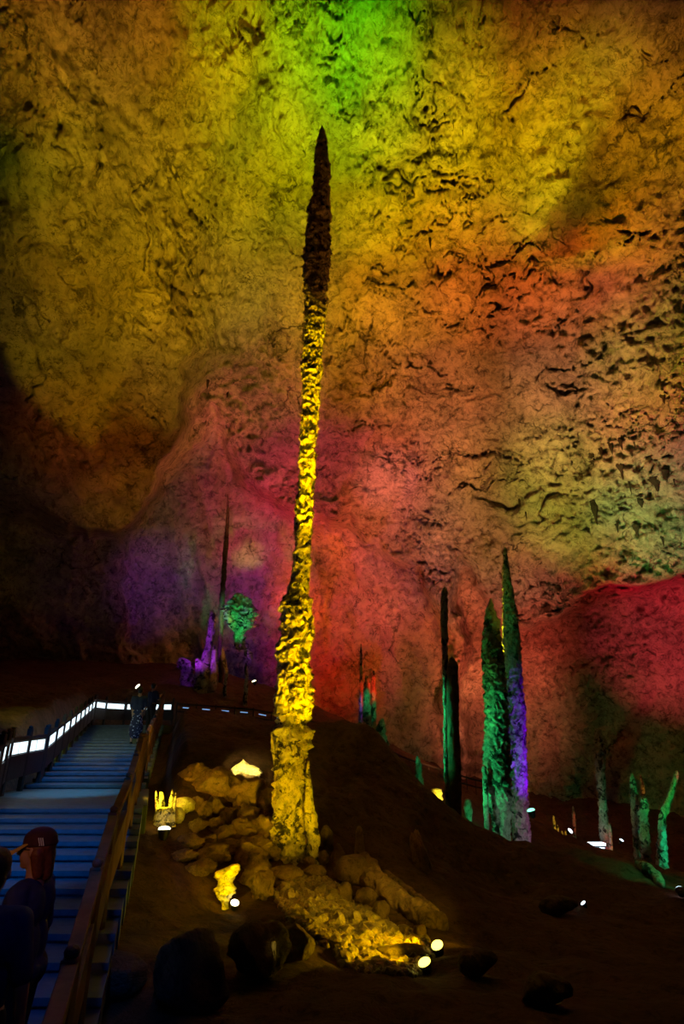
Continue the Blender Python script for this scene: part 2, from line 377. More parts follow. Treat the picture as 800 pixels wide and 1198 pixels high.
MAIN = [(147, 376, 377.5), (152, 374, 379), (162, 371, 382), (180, 369, 384), (205, 368, 385.5), (224, 366, 385), (238, 362, 386), (260, 360, 384.5), (285, 357, 384), (302, 355, 385), (320, 356, 384),
        (345, 356, 382), (370, 357, 379), (400, 356, 377), (430, 354, 376), (460, 353, 373), (500, 352, 371), (540, 350, 369), (565, 349, 367), (600, 345, 365.5), (640, 344, 364), (672, 342, 361), (690, 338, 361),
        (704, 331, 364), (722, 328, 365.5), (745, 328, 365), (762, 326, 362), (778, 327, 363), (792, 323, 365), (815, 322, 365), (832, 322, 364), (845, 326, 360), (856, 320, 366), (870, 321, 362), (884, 323, 358), (900, 320, 358),
        (925, 320, 358), (950, 320, 357), (975, 318, 356), (1000, 318, 356), (1013, 316, 357)]
formation('giant_stalagmite', 'towering slender stalagmite lit bright yellow, rising nearly to the cave ceiling', 'stalagmite', [
    ('trunk', MAIN, 11.7, M['stalag'], dict(rough=.26, plate=.42, ph=.27, nring=150, dz=.02, base_ext=.5)),
    ('side_column', [(890, 359, 362), (905, 357, 363), (935, 356, 366), (955, 357, 371), (975, 359, 373), (995, 360, 373), (1010, 359, 373)], 11.55, M['stalag'], dict(rough=.3, plate=.4, ph=.2, nring=70, dz=.015, seed=3, base_ext=.4)),
    ('spike', [(856, 317, 318), (866, 316.5, 320), (880, 318, 323), (895, 320, 326)], 11.5, M['stalag'], dict(rough=.3, plate=.3, ph=.12, nring=32, dz=.015, seed=5, base_ext=.1))])
single('stalagmite', 'thin tall stalagmite with a glittering green left edge, left of the green group', 'stalagmite',
    [(686, 519, 521), (692, 516, 524), (725, 515.5, 523.5), (800, 518, 524), (850, 518.5, 525), (900, 519, 525.5), (950, 521, 527), (1000, 523, 528.5), (1022, 523, 529)], 19.6, M['stalag_far'], rough=.3, plate=.3, ph=.3, nring=40, dz=.05, seed=1, base_ext=.8)
single('stalagmite', 'plain dark brown stalagmite directly right of the thin green edged one', 'stalagmite',
    [(768, 527, 530), (776, 523, 535), (800, 523, 536), (836, 523, 537), (880, 524, 538.5), (940, 526, 540), (1000, 528, 541), (1030, 529, 542)], 18.6, M['dark_rock'], rough=.14, plate=.12, ph=.5, nring=48, dz=.05, seed=2, base_ext=.8)
formation('stalagmite', 'thick ribbed green stalagmite with a pointed top, in front of the violet one', 'stalagmite', [
    ('trunk', [(700, 573, 575), (712, 568, 578), (728, 566, 584), (752, 564, 586), (764, 563, 588), (800, 566, 591), (836, 568, 594), (875, 566, 596), (910, 566, 597), (935, 571, 597.5), (960, 576, 597), (990, 578, 598), (1016, 578, 599)], 21.6, M['stalag_far'], dict(rough=.16, plate=.34, ph=.32, nring=90, dz=.035, seed=4, base_ext=.8)),
    ('drip_curtain', [(895, 564, 568), (915, 564, 571), (932, 565, 571), (960, 566, 571.5), (990, 568, 573), (1020, 571, 576)], 21.2, M['stalag_far'], dict(rough=.3, plate=.2, ph=.3, nring=32, dz=.05, seed=6, base_ext=.8))])
single('stalagmite', 'tallest of the grouped stalagmites, violet on its middle, behind the green ribbed one', 'stalagmite',
    [(640, 589, 592), (648, 588, 593.5), (668, 587.5, 596), (692, 588, 600), (720, 588, 605), (745, 588, 607.5), (764, 588.5, 609), (800, 589, 611), (836, 590, 613.6), (870, 593, 615), (907, 595, 616), (940, 597, 618), (968, 599, 620), (992, 598, 621)], 24.6, M['stalag_far'], rough=.16, plate=.26, ph=.35, nring=90, dz=.04, seed=7, base_ext=.8)
single('stalagmite', 'needle thin dark spire high on the left beside the violet cluster', 'stalagmite',
    [(578, 266, 267), (600, 265, 268.5), (640, 261.5, 267), (680, 258.5, 264), (700, 256.5, 262.5), (730, 255.5, 261.5), (752, 255, 260), (790, 256, 262)], 33, M['dark_rock'], rough=.3, plate=.3, ph=.5, nring=32, dz=.08, seed=8, base_ext=2.0)
formation('stalagmite_cluster', 'glowing violet stalagmite cluster at the foot of the left spire', 'stalagmite', [
    ('trunk', [(713, 247, 250), (722, 245, 253), (740, 243, 252), (752, 241, 249), (770, 236, 246), (785, 234, 245)], 31, M['stalag_far'], dict(rough=.2, plate=.3, ph=.5, nring=40, dz=.06, seed=9, base_ext=2.0)),
    ('side_column', [(755, 250, 253), (762, 248, 254), (784, 246, 255)], 31, M['stalag_far'], dict(rough=.2, plate=.2, ph=.5, nring=32, dz=.06, seed=10, base_ext=2.0)),
    ('foot', [(770, 229, 234), (776, 228, 240), (786, 229, 243)], 30.8, M['stalag_far'], dict(rough=.3, plate=.1, ph=.5, nring=32, dz=.06, seed=11, base_ext=2.0))])
single('stalagmite', 'low rounded violet stump left of the violet cluster', 'stalagmite',
    [(769, 211, 216), (773, 208, 222), (780, 208, 224), (786, 213, 226)], 31.2, M['stalag_far'], rough=.4, plate=.1, nring=32, dz=.05, seed=12, base_ext=2.0)
single('stalagmite', 'small leaning stalagmite lit orange, right of the violet cluster', 'stalagmite',
    [(757, 259, 261), (765, 259, 263), (775, 260, 265), (784, 263, 267)], 30, M['stalag_far'], rough=.4, plate=.2, nring=24, dz=.05, seed=13, base_ext=2.0)
formation('flowstone', 'green lit lumpy flowstone with a hanging drip, on the back wall', 'flowstone', [
    ('mass', [(693, 276, 280), (700, 272, 290), (712, 265, 295), (722, 264, 295), (733, 268, 292), (738, 273, 284), (752, 275, 285), (757, 276, 285)], 33.5, M['stalag_far'], dict(rough=.55, plate=.2, ph=.8, nring=72, dz=.05, seed=14, base_ext=.1)),
    ('drip', [(759, 287, 290), (764, 286, 295), (770, 289, 296), (773, 292, 295)], 33.2, M['stalag_far'], dict(rough=.4, plate=.2, nring=24, dz=.05, seed=15, base_ext=.1))])
single('stalagmite', 'pale little stalagmite right of and below the green flowstone', 'stalagmite',
    [(775, 287, 288.5), (782, 286, 290), (792, 286, 291)], 29.5, M['stalag_far'], rough=.3, plate=.2, nring=24, dz=.05, seed=16, base_ext=2.0)
single('stalagmite', 'thin dark spire with a violet foot on the back wall right of the giant', 'stalagmite',
    [(753, 421.5, 423), (775, 420.5, 424), (810, 420, 424.5), (850, 419, 425)], 27, M['stalag_far'], rough=.3, plate=.2, nring=24, dz=.06, seed=17, base_ext=1.5)
single('stalagmite', 'short green stalagmite between the violet spire and the red one', 'stalagmite',
    [(790, 427, 430), (800, 425.5, 433), (825, 425, 434), (850, 424.5, 434.5)], 26, M['stalag_far'], rough=.25, plate=.3, nring=32, dz=.05, seed=18, base_ext=1.5)
single('stalagmite', 'slim red lit stalagmite at the right of the green short one', 'stalagmite',
    [(784, 436, 438), (792, 434.5, 439.5), (820, 434, 440), (845, 434, 440)], 26.5, M['stalag_far'], rough=.3, plate=.3, nring=24, dz=.05, seed=19, base_ext=1.5)
single('stalagmite', 'dim green mossy hump on the crest of the dark mound', 'stalagmite',
    [(840, 446, 449), (848, 441, 451), (862, 437, 452), (872, 438, 453)], 21, M['stalag_far'], rough=.5, plate=.2, nring=36, dz=.04, seed=20, base_ext=1.0)
single('stalagmite', 'dim green pointed stalagmite behind the right shoulder of the mound', 'stalagmite',
    [(884, 487, 489), (895, 485, 493), (925, 485, 496), (960, 488, 500)], 19.5, M['stalag_far'], rough=.3, plate=.2, nring=36, dz=.05, seed=21, base_ext=1.0)
single('stalagmite', 'tall grey stalagmite with a chalky left edge, standing left of the far green pair', 'stalagmite',
    [(852, 697, 703), (880, 695, 708), (895, 696, 707), (930, 700, 708), (965, 701, 712), (1000, 702, 714)], 34, M['stalag_far'], rough=.3, plate=.3, ph=.6, nring=48, dz=.06, seed=22, base_ext=1.5)
single('stalagmite', 'thin stalagmite glowing red at the right foot of the tall grey one', 'stalagmite',
    [(962, 712.5, 714.5), (975, 712.5, 715.5), (1004, 712.5, 717)], 33, M['stalag_far'], rough=.3, plate=.4, ph=.5, nring=24, dz=.05, seed=23, base_ext=1.5)
single('stalagmite', 'pale green stalagmite, the left of the far right green pair', 'stalagmite',
    [(904, 737, 740), (912, 736, 742), (930, 737, 746), (960, 739, 747), (995, 741, 748)], 33, M['stalag_far'], rough=.3, plate=.2, ph=.5, nring=32, dz=.06, seed=24, base_ext=1.5)
single('stalagmite', 'bright green stalagmite, the right of the far right green pair', 'stalagmite',
    [(932, 748, 756), (945, 747, 758), (970, 747, 758), (990, 751, 760), (1016, 752, 762)], 32, M['stalag_far'], rough=.3, plate=.3, ph=.5, nring=40, dz=.06, seed=25, base_ext=1.5)
single('stalagmite', 'thin far stalagmite lit orange, above the far right green pair', 'stalagmite',
    [(906, 748, 750), (918, 749, 753.5), (931, 750, 754.5), (1000, 750, 756)], 37, M['stalag_far'], rough=.3, plate=.2, nring=24, dz=.06, seed=26, base_ext=1.5)
single('stalagmite', 'green column slanting up to the right at the right edge', 'stalagmite',
    [(901, 789, 793), (915, 785, 791), (935, 779, 786), (950, 772, 781), (958, 770, 778), (1010, 768, 780)], 31, M['stalag_far'], rough=.3, plate=.4, ph=.6, nring=36, dz=.05, seed=27, base_ext=1.5)
single('stalagmite', 'slim red stalagmite behind the small yellow ones at right', 'stalagmite',
    [(943, 669, 671), (955, 669, 673), (980, 670, 674)], 40, M['stalag_far'], rough=.3, plate=.2, nring=20, dz=.08, seed=28, base_ext=1.5)
for k, (rw, lb) in enumerate([([(954, 646, 648), (962, 646, 649.5), (978, 647, 651)], 'brightest of the little far yellow stalagmites right of the violet one'),
        ([(965, 651, 652.5), (970, 651, 653.5), (980, 652, 654.5)], 'short yellow stalagmite second in the little far row'),
        ([(972, 656, 658), (980, 656, 660)], 'stubby dim orange stalagmite third in the little far row'),
        ([(970, 661, 662), (976, 660, 663), (984, 661, 664)], 'dim orange stalagmite last in the little far row')]):
    single('stalagmite', lb, 'stalagmite', rw, 39, M['stalag_far'], group='little far yellow stalagmites', rough=.3, plate=.2, nring=20, dz=.06, seed=30+k, base_ext=1.5)
single('stalagmite', 'short peg stalagmite on the dark mound right of the giant', 'stalagmite',
    [(966, 418, 422), (972, 416, 425), (992, 415, 426), (1004, 414, 427)], 12.9, M['boulder'], rough=.15, plate=.1, nring=40, dz=.02, seed=36, base_ext=.3)
single('stalagmite', 'squat dark stump just right of the foot of the giant', 'stalagmite',
    [(965, 378, 384), (975, 375, 388), (1000, 372, 391), (1015, 370, 394)], 12.4, M['boulder'], rough=.3, plate=.2, nring=48, dz=.02, seed=37, base_ext=.3)
# ------------------------------------------------------------------ rocks
def rock_mesh(name, s, seed, sub=4, facet=.5, n=6, rough=.12):
    bm = bmesh.new(); bmesh.ops.create_icosphere(bm, subdivisions=sub, radius=1)
    V = np.array([v.co[:] for v in bm.verts]); rs = np.random.RandomState(seed)
    for _ in range(n):                 # broken flat faces
        nn = rs.normal(size=3); nn /= np.linalg.norm(nn); dd = rs.uniform(.62, .9)
        h = V@nn-dd; V -= np.where(h > 0, h*facet*1.6, 0)[:, None]*nn
    V *= (1+rough*fbm(V*1.4+seed*3.3, 4, .55)+rough*.5*ridged(V*2.5+seed, 3)-rough*.6)[:, None]
    V *= np.array(s)[None]
    for v, c in zip(bm.verts, V): v.co = c
    me = bpy.data.meshes.new(name); bm.to_mesh(me); bm.free(); return me
def rock(px, py, rx, ry, mat='boulder', label=None, group=None, name='boulder', cat='rock', seed=0, sub=4, rz=0, tilt=0, sink=.25, deep=1.0, facet=.5, rough=.12, up=0):
    g = gh(px, py+ry*(1-sink)); dp = depth(g); sx = rx/F*dp; sz = ry/F*dp
    me = rock_mesh(name, (sx, (sx+sz)/2*deep, sz), seed, sub, facet, rough=rough)
    o = link(name, me, M[mat]); o.location = (g.x, g.y+.2*sx, g.z+sz*(1-sink)+up); o.rotation_euler = (0, tilt, rz)
    return tag(o, label or 'rounded brown boulder in the heap left of the giant stalagmite', cat, group)
H1 = 'boulders heaped left of the giant stalagmite'
HEAP = [(250, 918, 26, 13, 'long flat boulder on the top left of the rock heap'), (286, 925, 22, 15, 'large boulder right under the bright jagged rock'), (228, 906, 15, 9, 'flat ledge boulder at the upper left end of the heap'),
        (308, 940, 13, 12, 'dark boulder against the giant stalagmite on the heap'), (282, 944, 10, 10, 'round grooved boulder, upper of three domes in the heap'),
        (267, 957, 9, 8, 'smallest round dome boulder, left of three in the heap'), (288, 960, 13, 12, 'biggest round dome boulder in the middle of the heap'), (252, 966, 9, 6, 'small yellowish stone left of the dome boulders'),
        (238, 950, 8, 8, 'lumpy yellow lit stone between the bright rocks and the domes'), (228, 944, 8, 7, 'knobbly yellow stone right of the smooth bright boulder'), (250, 944, 8, 9, 'upright yellowish stone in the dark gap of the heap'),
        (306, 978, 17, 15, 'wide boulder touching the foot of the giant, mid height'), (281, 978, 14, 13, 'boulder below the biggest dome boulder'), (260, 980, 11, 10, 'boulder left of centre low in the heap'), (243, 988, 10, 7, 'low flattish boulder on the left flank of the heap'),
        (266, 992, 15, 7, 'flat slab boulder lying across the lower heap'), (247, 1004, 17, 10, 'broad sloping boulder above the bright yellow drip rock'), (296, 1002, 20, 14, 'large smooth boulder at the lower right of the heap'),
        (300, 1024, 18, 14, 'big angular boulder below the giant stalagmite foot'), (307, 1040, 9, 14, 'narrow upright boulder lowest in the heap'), (222, 985, 14, 6, 'low stone on the far left slope of the heap'),
        (212, 1003, 14, 6, 'flat reddish stone on the left slope'), (232, 1018, 16, 7, 'flat reddish stone left of the yellow drip rock'), (230, 968, 9, 6, 'small stone below the knobbly yellow stone'), (318, 1000, 9, 7, 'small stone at the very foot of the giant')]
for k, (px, py, rx, ry, lb) in enumerate(HEAP):
    rock(px, py, rx*1.22, ry*1.25, 'boulder', lb, H1, seed=k, rz=random.uniform(0, 3) if rx < 1.3*ry else 0, facet=.62, rough=.30, sink=.25, tilt=random.uniform(-.15, .15))
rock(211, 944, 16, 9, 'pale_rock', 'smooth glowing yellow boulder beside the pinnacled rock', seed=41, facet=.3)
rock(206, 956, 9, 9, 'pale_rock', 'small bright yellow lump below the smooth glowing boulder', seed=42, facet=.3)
R2 = 'rocks right of the giant stalagmite'
for k, (px, py, rx, ry, lb, kw) in enumerate([(376, 1006, 10, 8, 'small dark stone tucked behind the foot of the giant', {}), (396, 1002, 9, 12, 'upright brown stone between the stump and the peg', {}),
        (412, 1022, 22, 17, 'blocky boulder at the upper end of the long fallen column', {}), (492, 1003, 10, 26, 'tall leaning brown rock on the right flank of the dark mound', dict(tilt=-.3, sink=.5, rough=.25, facet=.6)),
        (428, 1052, 14, 10, 'dark stone below the middle of the long fallen column', {}), (402, 1046, 10, 12, 'narrow dark stone left of the long fallen column', {}),
        (446, 1070, 10, 14, 'leaning stone under the fallen column', dict(tilt=.4)), (473, 1091, 8, 6, 'small rounded stone near the foot of the fallen column', {}), (492, 1092, 8, 8, 'squarish stone just above the two bright lamps', {}),
        (362, 1010, 9, 6, 'flat stone in front of the side column of the giant', {}), (368, 1022, 14, 7, 'yellow glinting stone below the foot of the giant', {}), (330, 1024, 24, 9, 'wide flat slab in front of the foot of the giant', {}),
        (345, 1110, 24, 20, 'dim reddish boulder at the lower edge of the pebble slope', {}), (470, 1118, 30, 9, 'low yellow lit slab at the foot of the pebble slope', {}),
        (560, 1130, 26, 16, 'dark boulder right of the two bright lamps', {}), (640, 1165, 34, 16, 'dark boulder at the bottom right', {}), (655, 1062, 24, 10, 'dark flat rock on the right ridge', {})]):
    rock(px, py, rx, ry, 'boulder' if k < 14 else 'dark_rock', lb, R2, seed=60+k, **kw)
rock(222, 1150, 50, 46, 'dark_rock', 'large near black boulder at the bottom left of the heap', seed=90, sink=.3, rough=.16, facet=.62)
rock(300, 1116, 36, 30, 'dark_rock', 'near black boulder below the bright yellow drip rock', seed=91, sink=.3, rough=.16, facet=.62)
rock(130, 1150, 40, 24, 'dark_rock', 'low near black rock beside the stair rail', seed=92, sink=.3, rough=.08)
def long_rock(name, label, cat, pts, mat, seed=0, n=120):
    P = []
    for (px, py, w) in pts:
        g = gh(px, py+w*.6); P.append((g, w/F*depth(g)))
    ts = np.linspace(0, len(P)-1, n); V = []
    for t in ts:
        i = min(int(t), len(P)-2); f = t-i; c = P[i][0].lerp(P[i+1][0], f); r = P[i][1]*(1-f)+P[i+1][1]*f
        e = min(t, len(P)-1-t); r *= math.sqrt(min(1, e/.25)) if e < .25 else 1
        d = (P[i+1][0]-P[i][0]).normalized(); s = d.cross(Vector((0, 0, 1))).normalized(); u = s.cross(d)
        for k in range(40):
            a = 2*PI*k/40; V.append(c+Vector((0, 0, r*.6))+(s*math.cos(a)+u*math.sin(a))*max(r, .004))
    V = np.array([tuple(v) for v in V]); cc = V.reshape(n, 40, 3).mean(1).repeat(40, 0)
    V = cc+(V-cc)*(1+.16*fbm(V*2+seed, 3)+.25*fbm(V*6+seed, 4, .6)+.12*ridged(V*7, 3)-.1)[:, None]
    me = grid_mesh(name, V, 40, n, wrap=True, cap=True); o = link(name, me, M[mat]); relocate(o, P[0][0]); return tag(o, label, cat)
long_rock('fallen_column', 'long rounded rock like a fallen column slanting down to the lamps', 'rock', [(418, 1012, 17), (440, 1036, 15), (470, 1058, 12), (500, 1074, 11), (524, 1083, 9)], 'boulder', 3)
long_rock('fallen_column', 'thin sharp rock ledge lying along the top of the long fallen column', 'rock', [(446, 1018, 3), (475, 1040, 4), (500, 1060, 4), (516, 1072, 3)], 'boulder', 9)
long_rock('fallen_column', 'narrow pale ledge pointing at the upper bright lamp', 'rock', [(470, 1098, 3), (485, 1103, 3.5), (499, 1112, 3)], 'pebble', 11)
# bright rocks next to lamps
def spiky(name, label, pts, Y, mat, kw):
    return formation(name, label, 'rock', [(pn, rows, Y, M[mat], dict(kw, seed=50+i)) for i, (pn, rows) in enumerate(pts)])
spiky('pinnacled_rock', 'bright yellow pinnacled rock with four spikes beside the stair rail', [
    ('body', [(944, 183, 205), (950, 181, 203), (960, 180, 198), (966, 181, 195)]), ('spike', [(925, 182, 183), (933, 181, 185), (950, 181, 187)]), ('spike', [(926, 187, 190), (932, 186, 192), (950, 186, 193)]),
    ('spike', [(923, 201, 202), (932, 199, 203), (950, 195, 204)]), ('spike', [(927, 205, 206), (936, 203, 206.5), (948, 200, 206)])], 11.0, 'pit_shaded', dict(rough=.35, plate=.3, ph=.09, nring=40, dz=.012, base_ext=.25))
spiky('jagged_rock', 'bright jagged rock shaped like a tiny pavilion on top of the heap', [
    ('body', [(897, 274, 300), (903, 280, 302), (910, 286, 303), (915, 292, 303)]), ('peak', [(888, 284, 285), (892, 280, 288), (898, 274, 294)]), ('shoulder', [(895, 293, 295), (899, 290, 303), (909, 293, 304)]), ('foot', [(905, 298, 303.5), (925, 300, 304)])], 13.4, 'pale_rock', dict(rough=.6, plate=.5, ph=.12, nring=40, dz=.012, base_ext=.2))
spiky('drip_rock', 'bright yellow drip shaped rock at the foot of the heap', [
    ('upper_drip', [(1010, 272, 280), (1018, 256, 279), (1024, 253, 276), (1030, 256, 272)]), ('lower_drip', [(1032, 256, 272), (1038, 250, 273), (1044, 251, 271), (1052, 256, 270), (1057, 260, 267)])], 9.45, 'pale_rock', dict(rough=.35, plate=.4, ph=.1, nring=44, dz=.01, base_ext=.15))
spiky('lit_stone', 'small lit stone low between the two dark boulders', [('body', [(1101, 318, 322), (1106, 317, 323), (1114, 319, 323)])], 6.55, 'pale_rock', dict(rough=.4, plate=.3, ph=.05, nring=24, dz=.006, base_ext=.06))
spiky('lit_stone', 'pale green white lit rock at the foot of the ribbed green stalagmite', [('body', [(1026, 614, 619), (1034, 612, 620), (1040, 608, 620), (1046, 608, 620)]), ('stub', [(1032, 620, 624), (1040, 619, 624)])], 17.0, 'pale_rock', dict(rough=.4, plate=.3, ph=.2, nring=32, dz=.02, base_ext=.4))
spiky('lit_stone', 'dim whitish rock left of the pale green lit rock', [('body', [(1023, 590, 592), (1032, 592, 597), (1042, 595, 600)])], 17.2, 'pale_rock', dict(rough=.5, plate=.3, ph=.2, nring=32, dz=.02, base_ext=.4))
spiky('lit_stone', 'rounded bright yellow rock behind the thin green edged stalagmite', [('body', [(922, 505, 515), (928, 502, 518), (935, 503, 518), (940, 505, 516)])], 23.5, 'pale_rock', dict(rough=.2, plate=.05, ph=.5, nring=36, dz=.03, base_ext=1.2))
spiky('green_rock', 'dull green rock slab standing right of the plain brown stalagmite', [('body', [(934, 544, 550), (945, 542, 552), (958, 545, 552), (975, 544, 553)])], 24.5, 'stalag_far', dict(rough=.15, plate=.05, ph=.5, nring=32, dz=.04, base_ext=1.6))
# green tinted low ridge at far right
long_rock('green_ridge', 'low green lit rock ridge running down to the right edge', 'rock', [(745, 1010, 4), (757, 1018, 6), (768, 1027, 6), (776, 1036, 4)], 'stalag_far', 21)
# pebbly slope: nobody could count it
def pebbles():
    poly = [(318, 1030), (352, 1022), (395, 1042), (440, 1078), (500, 1104), (492, 1122), (455, 1140), (400, 1118), (350, 1085)]
    wp = [gh(*p) for p in poly]; wx = [(p.x, p.y) for p in wp]; rs = np.random.RandomState(5)
    x0, x1 = min(p[0] for p in wx), max(p[0] for p in wx); y0, y1 = min(p[1] for p in wx), max(p[1] for p in wx)
    X = rs.uniform(x0, x1, 9000); Y = rs.uniform(y0, y1, 9000); s = poly_sd(X, Y, wx)
    keep = s > rs.uniform(-.15, .12, 9000); X, Y = X[keep][:3200], Y[keep][:3200]; Z = ground_z(X, Y)
    bm = bmesh.new(); bmesh.ops.create_icosphere(bm, subdivisions=2, radius=1); bv = np.array([v.co[:] for v in bm.verts]); bf = np.array([[v.index for v in f.verts] for f in bm.faces]); bm.free()
    Vs, Fs = [], []
    for i in range(len(X)):
        r = rs.uniform(.02, .062)*(1 if rs.rand() > .06 else 1.7); v = bv*(1+.35*rs.normal(size=(len(bv), 1))*.35)*np.array([r*rs.uniform(.8, 1.4), r*rs.uniform(.8, 1.3), r*rs.uniform(.6, 1.3)])
        Vs.append(v+np.array([X[i], Y[i], Z[i]+r*.3])); Fs.append(bf+i*len(bv))
    me = bpy.data.meshes.new('pebbles'); me.from_pydata(np.concatenate(Vs).tolist(), [], np.concatenate(Fs).tolist()); me.update()
    tag(link('pebbles', me, M['pebble'], smooth=False), 'wet lumpy pebble slope glinting yellow below the giant stalagmite', 'pebbles', kind='stuff')
pebbles()
# ------------------------------------------------------------------ stalactites on the ceiling
def stalactite(px, py, w, h, seed, label, mat='dark_rock'):
    p = surf(px, py); dp = depth(p); r = w/F*dp/2; L = h/F*dp; n = 26; nu = 18
    t = np.linspace(0, 1, n); prof = r*(.75*np.sqrt(1-t)*(1-.3*sstep(.3, .6, t))+.12*np.sin(t*8+seed)*(1-t)); prof[0] *= 1.2
    T, TT = np.meshgrid(np.linspace(0, 2*PI, nu, endpoint=False), t); R = np.interp(TT, t, prof)
    R = np.maximum(.004, R*(1+.35*fbm(np.stack([np.cos(T).ravel()+seed, np.sin(T).ravel(), TT.ravel()*3], 1), 3).reshape(T.shape)))
    V = np.stack([(np.cos(T)*R).ravel(), (np.sin(T)*R).ravel(), (.45-TT*(L+.45)).ravel()], 1)
    me = grid_mesh('stalactite', V, nu, n, wrap=True, cap=True); o = link('stalactite', me, M[mat])
    d = (p-CAM).normalized(); o.location = p-d*.15; return tag(o, label, 'stalactite', 'stalactites on the ceiling')
ST = [(776, 470, 11, 7, 'dark wide stalactite blob high at the right edge of the yellow green ceiling'), (694, 545, 8, 14, 'forked dark stalactite left of the row of blobs on the yellow ceiling'), (703, 534, 7, 7, 'round dark stalactite, first of three in a rising row'),
      (715, 529, 8, 8, 'round dark stalactite, middle of three in a rising row'), (726, 523, 8, 12, 'long dark stalactite, last of three in a rising row'), (742, 524, 3, 8, 'small stalactite right of the rising row of three'),
      (726, 555, 11, 16, 'largest hanging dark stalactite on the pink green ceiling'), (768, 572, 16, 8, 'broad dark stalactite lump on the green ceiling'), (779, 562, 9, 6, 'dark stalactite lump above right of the broad one'), (788, 566, 4, 10, 'thin stalactite beside the dark lumps at the right edge'),
      (750, 592, 12, 5, 'flat dark stalactite lump below the broad one'), (695, 605, 11, 22, 'tallest stalactite curtain in the middle of the mottled ceiling'), (722, 621, 6, 6, 'small dark stalactite knob on the light green ceiling'), (745, 626, 10, 6, 'dark stalactite knob right of the small knob'),
      (775, 636, 6, 8, 'short stalactite on the bright green patch'), (737, 575, 4, 10, 'thin stalactite under the largest hanging one'), (615, 606, 3, 10, 'thin stalactite near the left of the mottled ceiling'), (608, 594, 4, 6, 'stubby stalactite near the tip of the tallest grouped stalagmite'),
      (657, 696, 2.2, 26, 'thin pale stalactite hanging before the dark recess'), (630, 690, 2.2, 18, 'shorter thin pale stalactite left in front of the recess'), (534, 193, 3, 16, 'long thin stalactite on the yellow ceiling right of the giant tip'), (558, 150, 3, 9, 'small stalactite on the bright yellow ceiling'),
      (503, 288, 6, 12, 'dark stalactite left of centre on the orange ceiling'), (505, 130, 3, 8, 'leftmost of the tiny stalactites on the yellow ceiling'), (520, 140, 3, 8, 'second of the tiny stalactites on the yellow ceiling'), (530, 150, 2.5, 10, 'third of the tiny stalactites on the yellow ceiling'),
      (541, 158, 2.5, 8, 'last of the tiny stalactites on the yellow ceiling'), (243, 452, 7, 9, 'dark stalactite at the corner of the brown left slab'), (266, 465, 5, 8, 'dark stalactite right of the slab corner')]
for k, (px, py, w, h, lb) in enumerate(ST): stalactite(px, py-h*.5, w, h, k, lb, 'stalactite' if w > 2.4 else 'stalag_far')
# ------------------------------------------------------------------ stairs
def rx_(y): return lerp_tab(RAILX, y)
def lx_(y): return lerp_tab(LEFTX, y)
def stair(name, label, y0, y1, z0, z1, n, over):
    t = empty(name, ((rx_(y0)+lx_(y0))/2, y0, z0)); tag(t, label, 'stairs'); o0 = t.location
    for k in range(n):
        a = y0+(y1-y0)*k/n; b = y0+(y1-y0)*(k+1)/n; z = z0+(z1-z0)*(k+1)/n; h = (z1-z0)/n
        bm = bmesh.new(); vs = []
        prof = [(a-.03, z), (a-.03, z-.05), (a, z-.055), (a, z-h-.25), (b, z-h-.25), (b, z)]
        for side in (0, 1):
            for (yy, zz) in prof:
                yc = (a+b)/2; x = (lx_(yc)-.15) if side == 0 else rx_(yc)+over
                x += (yy-yc)*(-.3)
                vs.append(bm.verts.new(Vector((x, yy, zz))-o0))
        m = len(prof); bm.faces.new(vs[:m]); bm.faces.new(vs[m:][::-1])
        for i in range(m): bm.faces.new((vs[i], vs[m+i], vs[m+(i+1) % m], vs[(i+1) % m]))
        bmesh.ops.recalc_face_normals(bm, faces=bm.faces)
        bm_obj('step', bm, M['step'], t)
    return t
stair('staircase', 'lower flight of wide bluish stone steps behind the woman in the cap', 3.9, 10, 0, 1.07, 14, .16)
stair('staircase', 'upper flight of bluish stone steps rising to the lit railing', 12.9, 24, 1.07, 2.45, 18, .12)
def slab(name, pts, z, th, mat, label=None, cat=None, kind=None):
    bm = bmesh.new(); top = [bm.verts.new((x, y, z)) for x, y in pts]; bot = [bm.verts.new((x, y, z-th)) for x, y in pts]; n = len(pts)
    bm.faces.new(top); bm.faces.new(bot[::-1])
    for i in range(n): bm.faces.new((top[i], bot[i], bot[(i+1) % n], top[(i+1) % n]))
    bmesh.ops.recalc_face_normals(bm, faces=bm.faces); bmesh.ops.bevel(bm, geom=list(bm.edges), offset=.015, segments=1, affect='EDGES')
    o = bm_obj(name, bm, M[mat]); tag(o, label, cat, kind=kind); return o
slab('landing', [(-5.5, 10), (-3.05, 10), (-3.95, 12.9), (-6.55, 12.9), (-6.45, 11.5)], 1.07, .4, 'step', 'pale flat stone landing between the two flights of steps', 'landing')
slab('landing', [(-3.0, -3), (-.4, -3), (-1.45, 3.9), (-3.7, 3.9)], 0.0, .3, 'step', 'dark flat paving at the foot of the steps under the two visitors', 'landing')
slab('landing', [(-10.1, 24), (-7.0, 24), (-6.6, 25.5), (-6.9, 26.6), (-10.1, 26.6)], 2.45, .3, 'step', 'stone landing at the head of the upper flight', 'landing')
